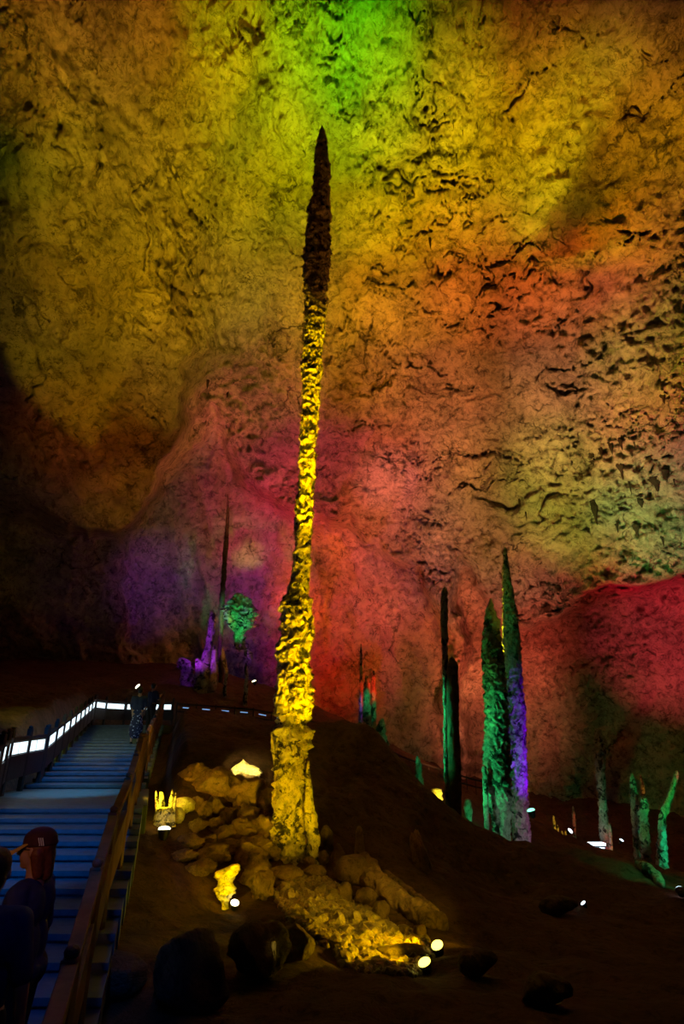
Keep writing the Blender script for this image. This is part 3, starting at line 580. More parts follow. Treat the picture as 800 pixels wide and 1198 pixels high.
# walkway behind the mound
WK = [(-7.2, 26.2, 2.42), (-3.9, 27, 2.2), (0, 28, 1.45), (3, 29.5, .1), (6.6, 31.5, -.95), (10, 34, -1.6)]
bm = bmesh.new(); prev = None
for i, (x, y, z) in enumerate(WK):
    j = min(i, len(WK)-2); d = Vector((WK[j+1][0]-WK[j][0], WK[j+1][1]-WK[j][1], 0)).normalized(); s = Vector((-d.y, d.x, 0))
    ring = [bm.verts.new(Vector((x, y, z+o))+s*w) for w, o in ((-.1, 0), (1.5, 0), (1.5, -.25), (-.1, -.25))]
    if prev:
        for k in range(4): bm.faces.new((prev[k], prev[(k+1) % 4], ring[(k+1) % 4], ring[k]))
    else: bm.faces.new(ring)
    prev = ring
bm.faces.new(prev[::-1]); bmesh.ops.recalc_face_normals(bm, faces=bm.faces)
tag(bm_obj('walkway', bm, M['step']), 'raised path running behind the giant stalagmite and down to the right', 'walkway')
# ------------------------------------------------------------------ railings
def railing(name, label, pts, spacing=1.1, h=.95, pw=.1, lit=None, mat='wood', cap=True, spindles=0, marker=False, panel='strip', low=True, ph=0, panel_h=(.02, .32)):
    """pts: (x, y, z of the floor)"""
    P = [Vector(p) for p in pts]; t = empty(name, P[0]); tag(t, label, 'railing'); o0 = P[0].copy()
    # posts at even spacing along the line
    L = [0]
    for a, b in zip(P, P[1:]): L.append(L[-1]+(b-a).length)
    n = max(1, round(L[-1]/spacing)); Q = []
    for k in range(n+1):
        s = L[-1]*k/n; i = max(0, min(len(P)-2, int(np.searchsorted(L, s, 'right'))-1)); Q.append(P[i].lerp(P[i+1], (s-L[i])/(L[i+1]-L[i])))
    for q in Q:
        bm = bmesh.new(); q = q-o0; H = h+.05+ph
        add_box(bm, q+Vector((0, 0, H/2-.1)), (pw*.85, pw*.85, H+.2), None, .012)
        if cap: add_ball(bm, q+Vector((0, 0, H+pw*.25)), (pw*.42, pw*.42, pw*.35), 2)
        po = bm_obj('post', bm, M[mat], t)
        if marker:
            bm = bmesh.new(); add_box(bm, q+Vector((-pw*.5-.008, -.0, H*.5)), (.012, .02, .30), None, 0); add_box(bm, q+Vector((0, -pw*.5-.008, H*.5)), (.02, .012, .30), None, 0)
            m = bm_obj('marker_strip', bm, M['strip_dim'], po)
    for a, b in zip(Q, Q[1:]):
        a = a-o0; b = b-o0
        bm = bmesh.new(); add_beam(bm, a+Vector((0, 0, h)), b+Vector((0, 0, h)), .085, .07); bm_obj('top_rail', bm, M[mat], t)
        bm = bmesh.new(); add_beam(bm, a+Vector((0, 0, h-.32)), b+Vector((0, 0, h-.32)), .07, .06); bm_obj('middle_rail', bm, M[mat], t)
        if low:
            bm = bmesh.new(); add_beam(bm, a+Vector((0, 0, h-.53)), b+Vector((0, 0, h-.53)), .06, .36); bm_obj('lower_rail', bm, M[mat], t)
        for k in range(spindles):
            c = a.lerp(b, (k+1)/(spindles+1)); bm = bmesh.new()
            add_cyl(bm, c+Vector((0, 0, h-.62)), c+Vector((0, 0, h-.3)), .022, .03, 8); add_ball(bm, c+Vector((0, 0, h-.45)), (.04, .04, .07), 2); add_cyl(bm, c+Vector((0, 0, h-.3)), c+Vector((0, 0, h)), .03, .02, 8)
            bm_obj('spindle', bm, M[mat], t)
        if lit:
            for k in range(lit):
                gp = .08 if panel == 'strip' else .3; c = a.lerp(b, (k+gp)/lit); e = a.lerp(b, (k+1-gp)/lit); bm = bmesh.new(); zz = h-sum(panel_h)/2
                add_beam(bm, c+Vector((0, 0, zz)), e+Vector((0, 0, zz)), .02, panel_h[1]-panel_h[0]-.1 if panel == 'strip' else .04, .003); bm_obj('light_panel', bm, M[panel], t)
    return t
def Rp(y, dx=0): return (rx_(y)+dx, y, lerp_tab(STZ, y))
def Lp(y): return (lx_(y), y, lerp_tab(STZ, y))
railing('railing', 'brown timber railing with marker strips along the right of the lower steps', [Rp(2.4), Rp(3.1), Rp(3.9), Rp(6), Rp(8), Rp(10)], 1.25, marker=True, spindles=0)
railing('railing', 'brown timber railing lit yellow beside the landing and upper steps', [Rp(10.05), Rp(12.9), Rp(17), Rp(20.2)], 1.15, spindles=3, marker=False)
railing('railing', 'dark railing by the visitors near the head of the upper flight', [Rp(20.3), Rp(24)], 1.2, spindles=0, ph=.25)
railing('railing', 'dark railing with white lit panels around the left of the landing', [Lp(7.6), Lp(9.6), Lp(11.5), Lp(13.4)], .95, lit=2, mat='dark_wood', ph=.12)
railing('railing', 'dark railing with white lit panels climbing left of the upper steps', [Lp(13.5), Lp(24)], 1.3, lit=2, mat='dark_wood', ph=.12)
railing('railing', 'dark railing with white lit panels across the head of the stairs', [(-9.9, 24.1, 2.45), (-9.9, 25.2, 2.45), (-9.3, 26.3, 2.45), (-7.4, 26.3, 2.45)], 1.0, lit=1, mat='dark_wood', ph=.12)
railing('railing', 'walkway railing with a dashed blue light line behind the giant stalagmite', WK[:3], .85, lit=1, mat='dark_wood', panel='rail_dash', low=False, pw=.07, panel_h=(.1, .2))
railing('railing', 'dark walkway railing going down to the right behind the mound', [tuple(Vector(WK[2])+Vector((.3, .1, -.1))), *WK[3:]], .6, mat='dark_wood', low=False, pw=.05)
# ------------------------------------------------------------------ lamps and lights
def spot(name, loc, aim, col, power, ang, blend=.8, rad=.12, parent=None):
    l = bpy.data.lights.new(name, 'SPOT'); l.color = col; l.energy = power; l.spot_size = math.radians(ang); l.spot_blend = blend; l.shadow_soft_size = rad
    o = bpy.data.objects.new(name, l); C.objects.link(o); o.location = loc
    o.rotation_euler = (Vector(aim)-Vector(loc)).to_track_quat('-Z', 'Y').to_euler()
    return o
def floodlight(px, py, rpx, aim, label, lens='lens_yellow', Y=None, up=.04):
    """small round flood lamp: housing, rim, lens and bracket"""
    p = gh(px, py+rpx) if Y is None else at(px, py, Y); r = rpx/F*depth(p)
    if Y is None: p = p+Vector((0, 0, r+up))
    t = empty('floodlight', p); tag(t, label, 'lamp'); d = (Vector(aim)-p).normalized()
    d = (d+(CAM-p).normalized()*.9).normalized()
    bm = bmesh.new(); add_cyl(bm, -d*r*1.4, -d*r*.1, r*.75, r*1.05, 24); add_ball(bm, -d*r*1.4, r*.6, 2); bm_obj('housing', bm, M['metal'], t)
    bm = bmesh.new(); add_ball(bm, (0, 0, 0), (r, r, r*.45), 3, d.to_track_quat('Z', 'Y').to_matrix()); bm_obj('lens', bm, M[lens], t, True)
    bm = bmesh.new(); s = d.cross(Vector((0, 0, 1))).normalized()
    for q in (-1, 1): add_beam(bm, s*q*r*1.15-d*r*.7, s*q*r*1.15-d*r*.7+Vector((0, 0, -r-up-.06)), .012, .012, 0)
    add_beam(bm, -s*r*1.2-d*r*.7+Vector((0, 0, -r-up-.03)), s*r*1.2-d*r*.7+Vector((0, 0, -r-up-.03)), .03, .01, 0); bm_obj('bracket', bm, M['metal'], t)
    return p+d*r*.9
YEL = (1.0, .70, .0)
gx, gy = at(345, 1000, 11.7).x, 11.7
la = floodlight(512, 1113, 7, (gx, gy, 6), 'upper of the two bright yellow lamps at the foot of the slope')
lb_ = floodlight(497, 1133, 7.5, (gx, gy, 4), 'lower of the two bright yellow lamps at the foot of the slope')
lc = floodlight(274, 1062, 5, (gx, gy, 5), 'small white hot lamp under the bright yellow drip rock', 'lens_white')
ld = floodlight(191, 975, 7, at(195, 945, 11.3), 'white star bright lamp below the pinnacled rock', 'lens_white')
le = floodlight(512, 948, 5, at(510, 930, 23.5), 'glowing yellow lamp behind the thin green edged stalagmite', Y=22.5)
lf = floodlight(287, 926, 3, (gx, gy, 3), 'tiny bright yellow lamp among the heap boulders', Y=12.9)
lg = floodlight(621, 948, 4.5, at(605, 900, 25), 'small cyan lamp at the right foot of the violet stalagmite', 'lens_cyan', Y=22.8)
lh = floodlight(797, 1046, 5, at(780, 1010, 30), 'bluish white lamp at the right edge of the picture', 'lens_blue')
li = floodlight(667, 972, 3, at(700, 940, 34), 'small white lamp between the yellow row and the red spire', 'lens_blue', Y=33)
lj = floodlight(683, 1060, 3, (3, 25, 4), 'tiny white lamp on the dark right slope', 'lens_blue')
lk = floodlight(727, 983, 2.2, at(740, 950, 33), 'tiny white lamp left of the far green pair', 'lens_blue', Y=31)
ll = floodlight(161, 803, 3.2, at(120, 760, 30), 'small white lamp above the visitors at the stair head', 'lens_white', Y=27.5, up=0)
ll2 = floodlight(297, 797, 2.5, at(290, 775, 30), 'tiny warm lamp below the green flowstone', 'lens_white', Y=28.5)
# lit white kiosk far right
kp = at(696, 993, 33); ks = empty('kiosk', kp+Vector((0, 0, -.4))); tag(ks, 'small white lit kiosk counter far away between the stalagmites', 'kiosk')
bm = bmesh.new(); add_box(bm, (0, 0, .62), (1.0, .4, .1), None, .02); bm_obj('light_panel', bm, M['lens_blue'], ks)
bm = bmesh.new(); add_box(bm, (.1, 0, .32), (.75, .35, .28), None, .02); bm_obj('counter', bm, M['lens_blue'], ks)
bm = bmesh.new(); [add_box(bm, (s*.47, 0, .1), (.05, .3, 1.0), None, .01) for s in (-1, 1)]; add_box(bm, (0, .1, .47), (.95, .2, .05)); bm_obj('frame', bm, M['metal'], ks)
# stalagmite floods
S = 1.0
def giant_flood(loc, e, half, power, blend=.15):     # aimed at the giant at an elevation of e degrees
    loc = Vector(loc); h = Vector((gx-loc.x, gy-loc.y, 0)).normalized(); e = math.radians(e)
    spot('giant_flood', loc, loc+h*math.cos(e)+Vector((0, 0, math.sin(e))), YEL, power, 2*half, blend, .05)
giant_flood(la+Vector((0, .1, .1)), 54, 19.5, 5200); giant_flood(la+Vector((.1, .1, .1)), 67, 7.5, 16000, .3)
giant_flood((2.5, 7.0, .4), 70, 7, 1500, .8)
C.objects[-1].data.color = (1, .36, .03)
giant_flood((-3.0, 9.2, .8), 56, 20, 2400); giant_flood((-2.9, 9.3, .75), 69, 6.5, 8000, .3)
giant_flood(lb_+Vector((-.2, 0, .1)), 28, 26, 900, .6); giant_flood((-2.2, 9.6, .3), 24, 26, 200, .6)
GREEN = (.03, 1.0, .28); VIO = (.30, .02, 1.0)
def lit(px, py, Y, off, col, power, ang=26, blend=.6, name='accent_spotlight'):
    a = at(px, py, Y); p = a+Vector(off); p.z = max(p.z, gz(p.x, p.y)+.3) if off[2] < 0 else p.z; spot(name, p, a, col, power, ang, blend, .06)
lit(519, 850, 19.6, (-3.2, .5, -4.5), (.02, 1, .30), 1200, 55)
lit(572, 760, 21.6, (-3.0, -.8, -6), (.05, 1, .12), 700, 40)
lit(580, 880, 21.6, (-3.0, -1.6, -3.5), GREEN, 420, 60)
lit(588, 985, 21.6, (1.2, -3.2, -.5), (.55, 1, .75), 130, 60)
lit(568, 960, 21.2, (-2.2, -1, -1), GREEN, 260, 60)
lit(604, 870, 24.6, (1.6, -3.2, -3), (.22, .0, 1), 1900, 48)
lit(604, 960, 24.6, (.6, -2.5, -.5), (.55, .1, .5), 120, 60)
lit(590, 690, 22, (6, -6, -5), (.6, .75, .05), 900, 26)
lit(545, 955, 24.5, (0, -1.5, -.8), GREEN, 60, 60)
lit(520, 985, 22, (.3, -.5, -.6), GREEN, 40, 90)
lit(243, 755, 31, (-1.2, -3, -1), (.42, .03, 1), 700, 55)
lit(217, 778, 31, (0, -2, 1), (.32, .01, 1), 60, 60)
lit(258, 730, 32, (1.3, -3, -.6), (1, .35, .02), 260, 30)
lit(262, 772, 30, (.6, -2, .3), (1, .3, .02), 60, 40)
lit(279, 720, 33.5, (.6, -4, -2.2), (.02, 1, .2), 900, 42)
lit(430, 822, 26, (0, -3, 1), (.02, 1, .3), 180, 22)
lit(437, 806, 26.5, (1.0, -3, 1.0), (1, .04, .01), 900, 22)
lit(422, 828, 27, (-1.2, -2, .5), (.25, .02, 1), 120, 30)
lit(446, 858, 21, (1, -2, 1), GREEN, 25, 60)
lit(490, 910, 19.5, (.8, -2, .8), GREEN, 40, 60)
lit(702, 940, 34, (-3, -3, -1), (.75, .7, .4), 90, 50)
lit(714, 985, 33, (.5, -3, .4), (1, .02, .0), 420, 22)
lit(742, 950, 33, (-1, -4, 0), (.03, .8, .25), 130, 55)
lit(756, 990, 32, (1, -3, .4), (.02, 1, .40), 220, 55)
lit(751, 918, 37, (0, -3, 0), (1, .35, .03), 160, 24)
lit(781, 930, 31, (-1, -3.5, -.5), (.02, 1, .15), 420, 48)
gp_ = gh(760, 1022); spot('accent_spotlight', gp_+Vector((.3, -1.6, 1.0)), gp_, (.02, 1, .25), 60, 70, .6, .05)
lit(671, 962, 40, (0, -3, .3), (1, .05, .02), 160, 24)
lit(650, 966, 39, (.2, -2.5, .3), (1, .6, .03), 260, 40)
lit(752, 970, 31.5, (0, -1.5, .2), (1, .75, .05), 12, 30)
lit(617, 1037, 17, (.1, -.8, .5), (.8, 1, .55), 30, 60)
lit(596, 1034, 17.2, (-.2, -.8, .4), (.7, .9, 1), 8, 60)
lit(510, 931, 23.5, (.2, -1.0, .1), (1, .72, .03), 90, 80)
# heap
lit(194, 950, 11.0, (.15, -.9, .45), (1, .68, .0), 30, 60)
lit(210, 946, 11.6, (-.2, -.9, .3), (1, .80, .02), 40, 70)
lit(240, 935, 12, (-1.0, -1.2, .8), (1, .48, .02), 60, 90)
lit(289, 905, 13.4, (.2, -1.2, .3), (1, .80, .16), 280, 40)
lit(280, 950, 12.8, (-1.4, -2.0, .6), (1, .40, .02), 42, 80)
lit(265, 1034, 9.4, (.12, -.7, .15), (1, .70, .0), 40, 60)
lit(300, 1010, 11, (-.3, -2.6, 1.9), (1, .34, .02), 34, 80)
lit(320, 1108, 6.55, (.1, -.4, .12), (1, .7, .1), 2.2, 16)
spot('slope_flood', la+Vector((.0, .1, .12)), la+Vector((-3, .9, -.1)), (1, .66, .0), 120, 110, .8, .04)
spot('slope_flood', lb_+Vector((0, .05, .12)), lb_+Vector((-3, .6, .1)), (1, .66, .0), 70, 110, .8, .04)
lit(508, 1082, 9.4, (.4, -1.0, .35), (1, .62, 0), 26, 60)
lit(400, 1070, 10, (1.0, -1.2, 1.4), (1, .66, .04), 34, 70)
lit(470, 1060, 11, (.5, -2.2, 1.5), (1, .60, .03), 60, 42)
lit(490, 1000, 14, (-.4, -2, 1.8), (1, .35, .05), 10, 34)
# stairs and rail
lit(168, 872, 15, (1.5, -2.2, 1.1), (1, .58, .03), 120, 36)
lit(100, 880, 15, (1.6, -5.0, 3.6), (.01, .30, 1.0), 700, 50, 1.0)  # unseen blue spot, added to spill more blue over the upper steps
lit(90, 910, 12, (.5, -.3, 2.6), (.12, .6, 1.0), 260, 50, 1.0)  # unseen cyan spot added to brighten the landing
lit(30, 965, 8.0, (1.2, -3.2, 2.8), (.0, .24, 1.0), 420, 46, 1.0)  # unseen blue spot added from the viewer's side so the risers are lit
lit(75, 845, 17, (0, -3, 3), (.65, .70, .03), 260, 60)
lit(45, 1070, 5.4, (.9, -2.0, 2.4), (0, .16, 1), 70, 46, 1.0)  # weak unseen blue spot added for the lowest steps
lit(45, 1000, 3.9, (-1.0, 1.6, 2.2), (.06, .12, 1.0), 14, 80)  # unseen blue spot added to lift the near visitors out of the dark
lit(60, 1010, 3.9, (.9, -1.6, 1.2), (.05, .10, 1.0), 6, 50)  # unseen fill added so the blue shirt shows
lit(40, 955, 3.9, (-.5, -2.2, .5), (1, .38, .10), 26, 34)  # unseen warm fill added for the woman's face and cap
def wall_wash(px, py, off, col, power, ang, blend=1.0):
    t = surf(px, py); p = t+Vector(off); p.z = max(p.z, gz(p.x, p.y)+.4); spot('vault_flood', p, t, col, power, ang, blend, .1)
wall_wash(292, 650, (-.8, -4.5, -6), (.55, .80, .0), 900, 24)
wall_wash(345, 700, (1.5, -6, -6), (1, .07, .01), 2600, 40)
wall_wash(400, 640, (1, -6, -9), (1, .10, .05), 3200, 26)
wall_wash(450, 560, (2, -9, -9), (1, .35, .45), 2600, 24)
wall_wash(180, 680, (7, -13, -3), (.35, .02, .75), 1500, 36)
wall_wash(150, 585, (8, -9, -5), (1, .42, .01), 1500, 26)
wall_wash(790, 800, (-4, -8, -5), (1, .05, .12), 450, 40)
wall_wash(550, 800, (.5, -5, -5), (1, .30, .10), 1300, 34)
wall_wash(775, 640, (-3, -7, -8), (.15, 1, .12), 2600, 30)
wall_wash(425, 60, (0, -5, -14), (.08, 1, .0), 3600, 26)
# wide coloured floods that wash the cave vault
LAMPS = [(1.502e+04, 6335, 308.5), (1.072e+04, 4238, 522.1), (1.502e+04, 5972, 1.455), (2.394e+04, 3e+04, 103.3), (1.622, 3e+04, 93.32), (7511, 1.033e+04, 4.111), (7510, 1.303, 198.7), (3507, 764.8, 359.7), (3893, 1149, 442.2), (2710, 3080, 63.02), (1.212e+04, 6950, 182.5), (7739, 4433, 127.5), (1.58e+04, 1.982e+04, 151.3), (1.253e+04, 3e+04, 277.1), (3e+04, 2.969e+04, 339.1), (2.095e+04, 1.143e+04, 1.612), (2.407e+04, 1.086e+04, 112.2), (1.995e+04, 7861, 218.2), (28.33, 253.3, 1.042), (7848, 5843, 173.1), (1.422e+04, 9826, 215.8), (1.249e+04, 1.368e+04, 1.543), (1.458e+04, 1.694e+04, 1.437), (3e+04, 2.134e+04, 116), (3e+04, 2.057e+04, 1.236), (3e+04, 2.874e+04, 288.7), (3e+04, 1.56e+04, 1.931), (527.9, 280, 95.99), (6631, 3349, 16.44), (1.376e+04, 8354, 43.21), (1.059e+04, 8342, 447.3), (2.041e+04, 1.08e+04, 267.5), (2.569e+04, 8306, 1.331), (2.5e+04, 4001, 710.5), (2.874e+04, 5073, 99.04), (1.203e+04, 1271, 1483), (50.29, 28.93, 49.05), (3781, 2140, 67.06), (7830, 4101, 294.1), (6169, 3096, 774.9), (1.807e+04, 6364, 146.7), (1.424e+04, 5394, 1064), (7363, 1250, 72.26), (1.675e+04, 6197, 3043), (1.301e+04, 1.513e+04, 281.4), (157.4, 7.578, 37.65), (2497, 413.2, 1.264), (7149, 1906, 532), (8657, 697, 1287), (1.278, 1.103, 0.9483), (1.359e+04, 2181, 930), (9464, 4648, 1350), (2.192e+04, 9180, 2626), (1.85e+04, 719.2, 1625), (1.129, 6.831, 32.47), (393.4, 17.68, 85.82), (805.9, 373.3, 41.77), (3369, 11.14, 195.6), (1.322e+04, 1189, 640.3), (1.124e+04, 3673, 1289), (5576, 2881, 1.519), (1.024e+04, 1.467e+04, 1660), (2563, 9955, 4046), (0.9867, 0.8589, 0.9763), (86.29, 7.688, 122.7), (24.23, 72.65, 1.257), (882.8, 74.49, 372), (5829, 1320, 17.9), (6153, 649.1, 21.28), (7829, 3526, 1826), (5247, 166.9, 114.3), (1.29e+04, 83.07, 694.3), (5.984, 1.386, 0.9968), (0.8582, 0.8829, 1.008), (1.778, 0.6644, 1.194), (3.828, 0.569, 92.98), (6745, 230.3, 29.67), (1469, 966, 37.87), (1.514e+04, 1568, 848.2), (1.859, 0.9855, 1.007), (1.305e+04, 956.8, 1239), (0.5457, 0.5757, 0.5995), (0.6404, 0.6075, 0.5787), (0.7505, 3.215, 0.8853), (0.5662, 0.5477, 0.9812), (0.9202, 0.8677, 1.346), (1138, 377.9, 100.3), (1.114e+04, 2510, 1122), (0.9175, 0.7758, 0.8865), (345.7, 26.32, 1.03)]  #LAMPS#
GX = [20, 125, 225, 310, 400, 490, 580, 680, 785]; GY = [20, 120, 220, 320, 415, 505, 590, 670, 750, 830]
def lamp_pos(px, py, t):
    y, z = min(22, max(14.5, .55*t.y)), 3.6
    x = .45*t.x+(.8 if px > 330 else 1.5)
    if px > 480: y = 27.5 if py >= 200 else 14.5
    elif px < 300 and py < 500: y = min(y, max(8.5, t.y-9))
    elif px > 330 and py >= 500: y = 29.5
    elif py >= 500: y = t.y-6 if px > 180 else 34
    if y > 23 and px <= 330: y = min(y, t.y-(6 if px > 180 else 9))
    elif y > 23: y = max(26, min(y, t.y-9))
    x = .7*t.x if y > 26 else x
    return Vector((x, y, max(gz(x, y)+.9, 3.6 if y < 23 and px < 480 else -9)))
def lamp_geo():
    out = []
    for py in GY:
        for px in GX:
            t = surf(px, py); L = lamp_pos(px, py, t); dist = (t-L).length
            foot = 70/F*depth(t)*1.62; out.append((L, t, 2*math.degrees(math.atan(foot/dist))))
    return out
if LAMPS:
    for (L, t, a), c in zip(lamp_geo(), LAMPS):
        e = max(c)
        if e > 1: spot('vault_flood', L, t, tuple(x/e for x in c), e, a, 1.0, .12)

# ------------------------------------------------------------------ people
def flesh(name, caps, mat, parent, voxel, o0, smooth=4):
    bm = bmesh.new()
    for c in caps:
        if len(c) == 2: add_ball(bm, c[0], c[1], 3); continue
        p, r1, q, r2 = c; p = Vector(p); q = Vector(q)
        add_ball(bm, p, r1, 3); add_ball(bm, q, r2, 3); add_cyl(bm, p, q, r1, r2, 20)
    o = bm_obj(name, bm, M[mat], parent, True)
    m = o.modifiers.new('remesh', 'REMESH'); m.mode = 'VOXEL'; m.voxel_size = voxel; m.use_smooth_shade = True
    m = o.modifiers.new('smooth', 'SMOOTH'); m.iterations = smooth; m.factor = .5
    return o
def person(label, loc, face, arms, shirt='shirt', legs='trousers', hair='hair_black', long_hair=False, cap=False, skirt=False, scale=1.0, voxel=.009, head_turn=0, group=None):
    """face: heading in degrees, 0 looks along +x. arms: {side: (elbow, wrist, finger direction)}"""
    t = empty('person', loc, math.radians(face)); tag(t, label, 'person', group); t.scale = (scale,)*3
    HR = Matrix.Rotation(head_turn, 3, 'Z'); hc = Vector((.01, 0, 1.575))
    def H(x, y, z): return hc+HR@Vector((x, y, z))
    body = [(H(-.015, 0, .02), (.098, .078, .10)), (H(.02, 0, -.03), (.075, .062, .085)), (H(.06, 0, -.085), .026), (H(.088, 0, .005), .010, H(.108, 0, -.022), .013),
            (H(.055, .03, -.03), .026), (H(.055, -.03, -.03), .026), (H(.088, 0, -.055), .012, H(.086, 0, -.056), .012), (H(0, .077, -.01), (.018, .010, .030)), (H(0, -.077, -.01), (.018, .010, .030)),
            ((-.015, 0, 1.36), .058, H(-.01, 0, -.07), .052), ((0, .07, 1.28), (.11, .11, .14)), ((0, -.07, 1.28), (.11, .11, .14)), ((0, .05, 1.08), (.10, .10, .16)), ((0, -.05, 1.08), (.10, .10, .16)),
            ((-.01, .075, .92), (.12, .11, .13)), ((-.01, -.075, .92), (.12, .11, .13)), ((0, -.15, 1.36), .055, (0, .15, 1.36), .055)]
    sleeve = []
    for sd, (el, wr, fd) in arms.items():
        sh = Vector((0, .175*sd, 1.35)); el = Vector(el); wr = Vector(wr); fd = Vector(fd).normalized()
        body += [(sh, .050, el, .038), (el, .038, wr, .025)]
        pc = wr+fd*.055; sp = fd.cross(Vector((0, 0, 1))) if abs(fd.z) < .8 else Vector((1, 0, 0)); sp.normalize(); body += [(wr, .024, pc, .028), (pc-sp*.022, .014, pc+sp*.022, .014)]
        cu = sp.cross(fd)*(-1 if (sp.cross(fd)).z > 0 else 1)
        for k, ln in enumerate((.066, .076, .070, .056)):
            b0 = wr+fd*.078+sp*(-.031+.0205*k); b1 = b0+fd*ln*.5; b2 = b1+(fd*.7+cu*.6).normalized()*ln*.45
            body += [(b0, .0095, b1, .0088), (b1, .0088, b2, .0072)]
        tb = wr+fd*.03-sp*.026; body += [(tb, .012, tb+(fd*.6-sp*.8).normalized()*.04, .0105), (tb+(fd*.6-sp*.8).normalized()*.04, .0105, tb+(fd*.9-sp*.7).normalized()*.07, .008)]
        sleeve += [(sh, .066, sh.lerp(el, .85), .056)]
    for sd in (-1, 1):
        body += [((0, .085*sd, .88), .085, (.02, .09*sd, .49), .055), ((.02, .09*sd, .49), .055, (-.01, .095*sd, .10), .036), ((-.01, .095*sd, .05), .036, (.12, .10*sd, .03), .028)]
    o0 = t
    flesh('body', body, 'skin', t, voxel, o0, 2)
    flesh('shirt', [((0, .07, 1.27), (.125, .125, .155)), ((0, -.07, 1.27), (.125, .125, .155)), ((0, .055, 1.06), (.122, .12, .18)), ((0, -.055, 1.06), (.122, .12, .18)), ((0, -.15, 1.355), .066, (0, .15, 1.355), .066), ((-.02, .05, .93), (.13, .12, .08)), ((-.02, -.05, .93), (.13, .12, .08))]+sleeve, shirt, t, voxel*1.2, o0)
    if skirt: flesh('skirt', [((0, 0, .95), .13, (0, 0, .45), .21), ((0, 0, .45), .20, (0, 0, .36), .20)], legs, t, voxel*1.3, o0)
    else: flesh('trousers', [((-.01, .07, .92), (.132, .12, .12)), ((-.01, -.07, .92), (.132, .12, .12))]+[c for sd in (-1, 1) for c in (((0, .085*sd, .86), .098, (.02, .09*sd, .49), .070), ((.02, .09*sd, .49), .070, (-.01, .095*sd, .13), .056))], legs, t, voxel*1.3, o0)
    for sd in (-1, 1): flesh('shoe', [((-.02, .095*sd, .05), .046, (.12, .10*sd, .038), .038), ((-.04, .095*sd, .03), .034, (.14, .10*sd, .028), .030)], 'shoe', t, voxel, o0)
    hl = [(H(-.026, 0, .032), (.098, .086, .094)), (H(-.05, 0, -.02), (.060, .078, .08))]
    if long_hair: hl += [(H(-.065, 0, -.03), .06, H(-.085, 0, -.14), .042), (H(-.03, .055, -.02), .045, H(-.05, .045, -.13), .036), (H(-.03, -.055, -.02), .045, H(-.05, -.045, -.13), .036)]
    flesh('hair', hl, hair, t, voxel, o0, 3)
    for sd in (-1, 1):
        bm = bmesh.new(); add_ball(bm, H(.082, .030*sd, .008), .010, 2); bm_obj('eye', bm, M['white'], t, True)
    if cap:
        flesh('cap', [(H(-.016, 0, .056), (.106, .091, .074)), (H(-.02, 0, .035), (.112, .095, .03))], 'cap', t, voxel, o0, 3)
        bm = bmesh.new(); n = 22; top = []; bot = []
        for r_, zz, lst in ((0, .0, top), (0, -.006, bot)):
            for k in range(n+1):
                a = -1.15+2.3*k/n; lst.append(bm.verts.new(H(.075*math.cos(a)+.0, .086*math.sin(a), .042+zz)))
            for k in range(n, -1, -1):
                a = -1.15+2.3*k/n; lst.append(bm.verts.new(H(.06+.125*max(0, math.cos(a))**.6, .092*math.sin(a), .040-.045*max(0, math.cos(a))-.05*math.sin(a)**2+zz*1.6)))
        bm.faces.new(top); bm.faces.new(bot[::-1]); m_ = len(top)
        for k in range(m_): bm.faces.new((top[k], bot[k], bot[(k+1) % m_], top[(k+1) % m_]))
        bmesh.ops.recalc_face_normals(bm, faces=bm.faces); br = bm_obj('cap_brim', bm, M['brim'], t); br['label'] = 'yellow curved cap brim'
        bm = bmesh.new()
        for k in range(3): add_beam(bm, H(-.045-.012*k, .0885, .03), H(-.03-.012*k, .0865, .075), .005, .006, 0)
        st = bm_obj('cap_stripes', bm, M['white'], t); st['label'] = 'white slanted stripes on the side of the cap'
        bm = bmesh.new()
        for sd in (-1, 1):
            tor = bmesh.ops.create_circle(bm, segments=20, radius=.024); 
            for v in tor['verts']: v.co = H(.094, sd*.032+v.co.x, .004+v.co.y)
            add_beam(bm, H(.09, sd*.056, .010), H(0, sd*.080, .006), .003, .003, 0)
        add_beam(bm, H(.097, -.008, .01), H(.097, .008, .01), .003, .003, 0)
        gl = bm_obj('glasses', bm, M['metal'], t)
        sk = gl.modifiers.new('wire', 'WIREFRAME'); sk.thickness = .004; sk.use_boundary = True
    return t
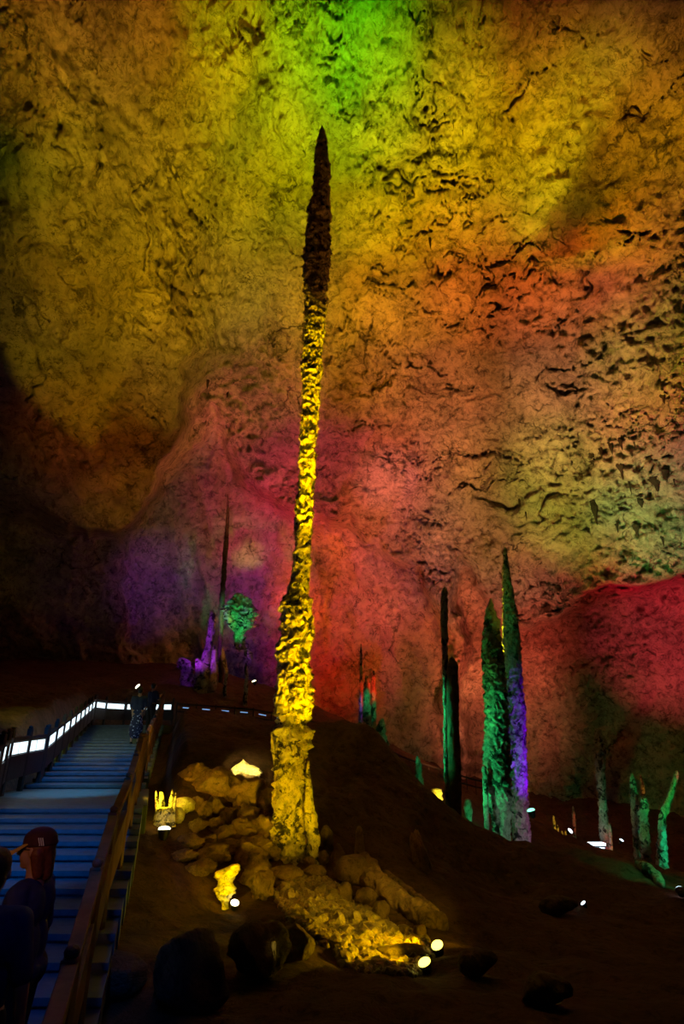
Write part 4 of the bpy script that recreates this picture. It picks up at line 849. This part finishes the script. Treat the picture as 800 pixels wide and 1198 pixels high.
person('woman in dark blue shirt and cap with yellow brim, facing left by the stair rail', (-1.84, 3.95, 0), 180, {1: ((-.03, .22, 1.09), (.20, .13, 1.05), (.9, -.3, -.1)), -1: ((-.02, -.23, 1.08), (.18, -.16, 1.10), (.9, .3, 0))},
       hair='hair_red', long_hair=True, cap=True, head_turn=.12, scale=.925)
person('dark haired visitor seen from behind, cut off by the left edge', (-1.73, 3.28, 0), 100, {1: ((-.02, .24, 1.08), (.03, .25, .84), (.1, 0, -1)), -1: ((-.02, -.24, 1.08), (.03, -.25, .84), (.1, 0, -1))}, shirt='navy', scale=.93)
yy = 18.6; person('distant visitor in a dotted dress climbing the upper steps by the rail', (-6.30, yy, lerp_tab(STZ, yy)+.04), 100, {1: ((0, .22, 1.08), (.12, .18, .95), (.4, 0, -.9)), -1: ((0, -.22, 1.08), (.12, -.18, .95), (.4, 0, -.9))}, shirt='navy', legs='dots', skirt=True, voxel=.018)
yy = 21.2; person('distant visitor in plain dark navy clothes on the upper steps', (-6.72, yy, lerp_tab(STZ, yy)+.04), 60, {1: ((.05, .24, 1.12), (.22, .14, 1.25), (.6, -.3, .6)), -1: ((.05, -.24, 1.12), (.22, -.14, 1.25), (.6, .3, .6))}, shirt='navy', legs='trousers', voxel=.018)

# ------------------------------------------------------------------ camera, world, view
w = bpy.data.worlds.new('cave_dark'); bpy.context.scene.world = w; w.use_nodes = True
w.node_tree.nodes['Background'].inputs[0].default_value = (.02, .008, .012, 1); w.node_tree.nodes['Background'].inputs[1].default_value = .0
cd = bpy.data.cameras.new('camera'); cam = bpy.data.objects.new('camera', cd); C.objects.link(cam)
cd.sensor_fit = 'VERTICAL'; cd.sensor_height = 36; cd.lens = 36*F/1198; cd.clip_end = 200
cam.location = CAM; cam.rotation_euler = (PI/2+PITCH, 0, 0)
sc = bpy.context.scene; sc.camera = cam
sc.view_settings.view_transform = 'Standard'; sc.view_settings.look = 'None'; sc.view_settings.gamma = 1; sc.view_settings.exposure = 0; sc.view_settings.use_curve_mapping = False
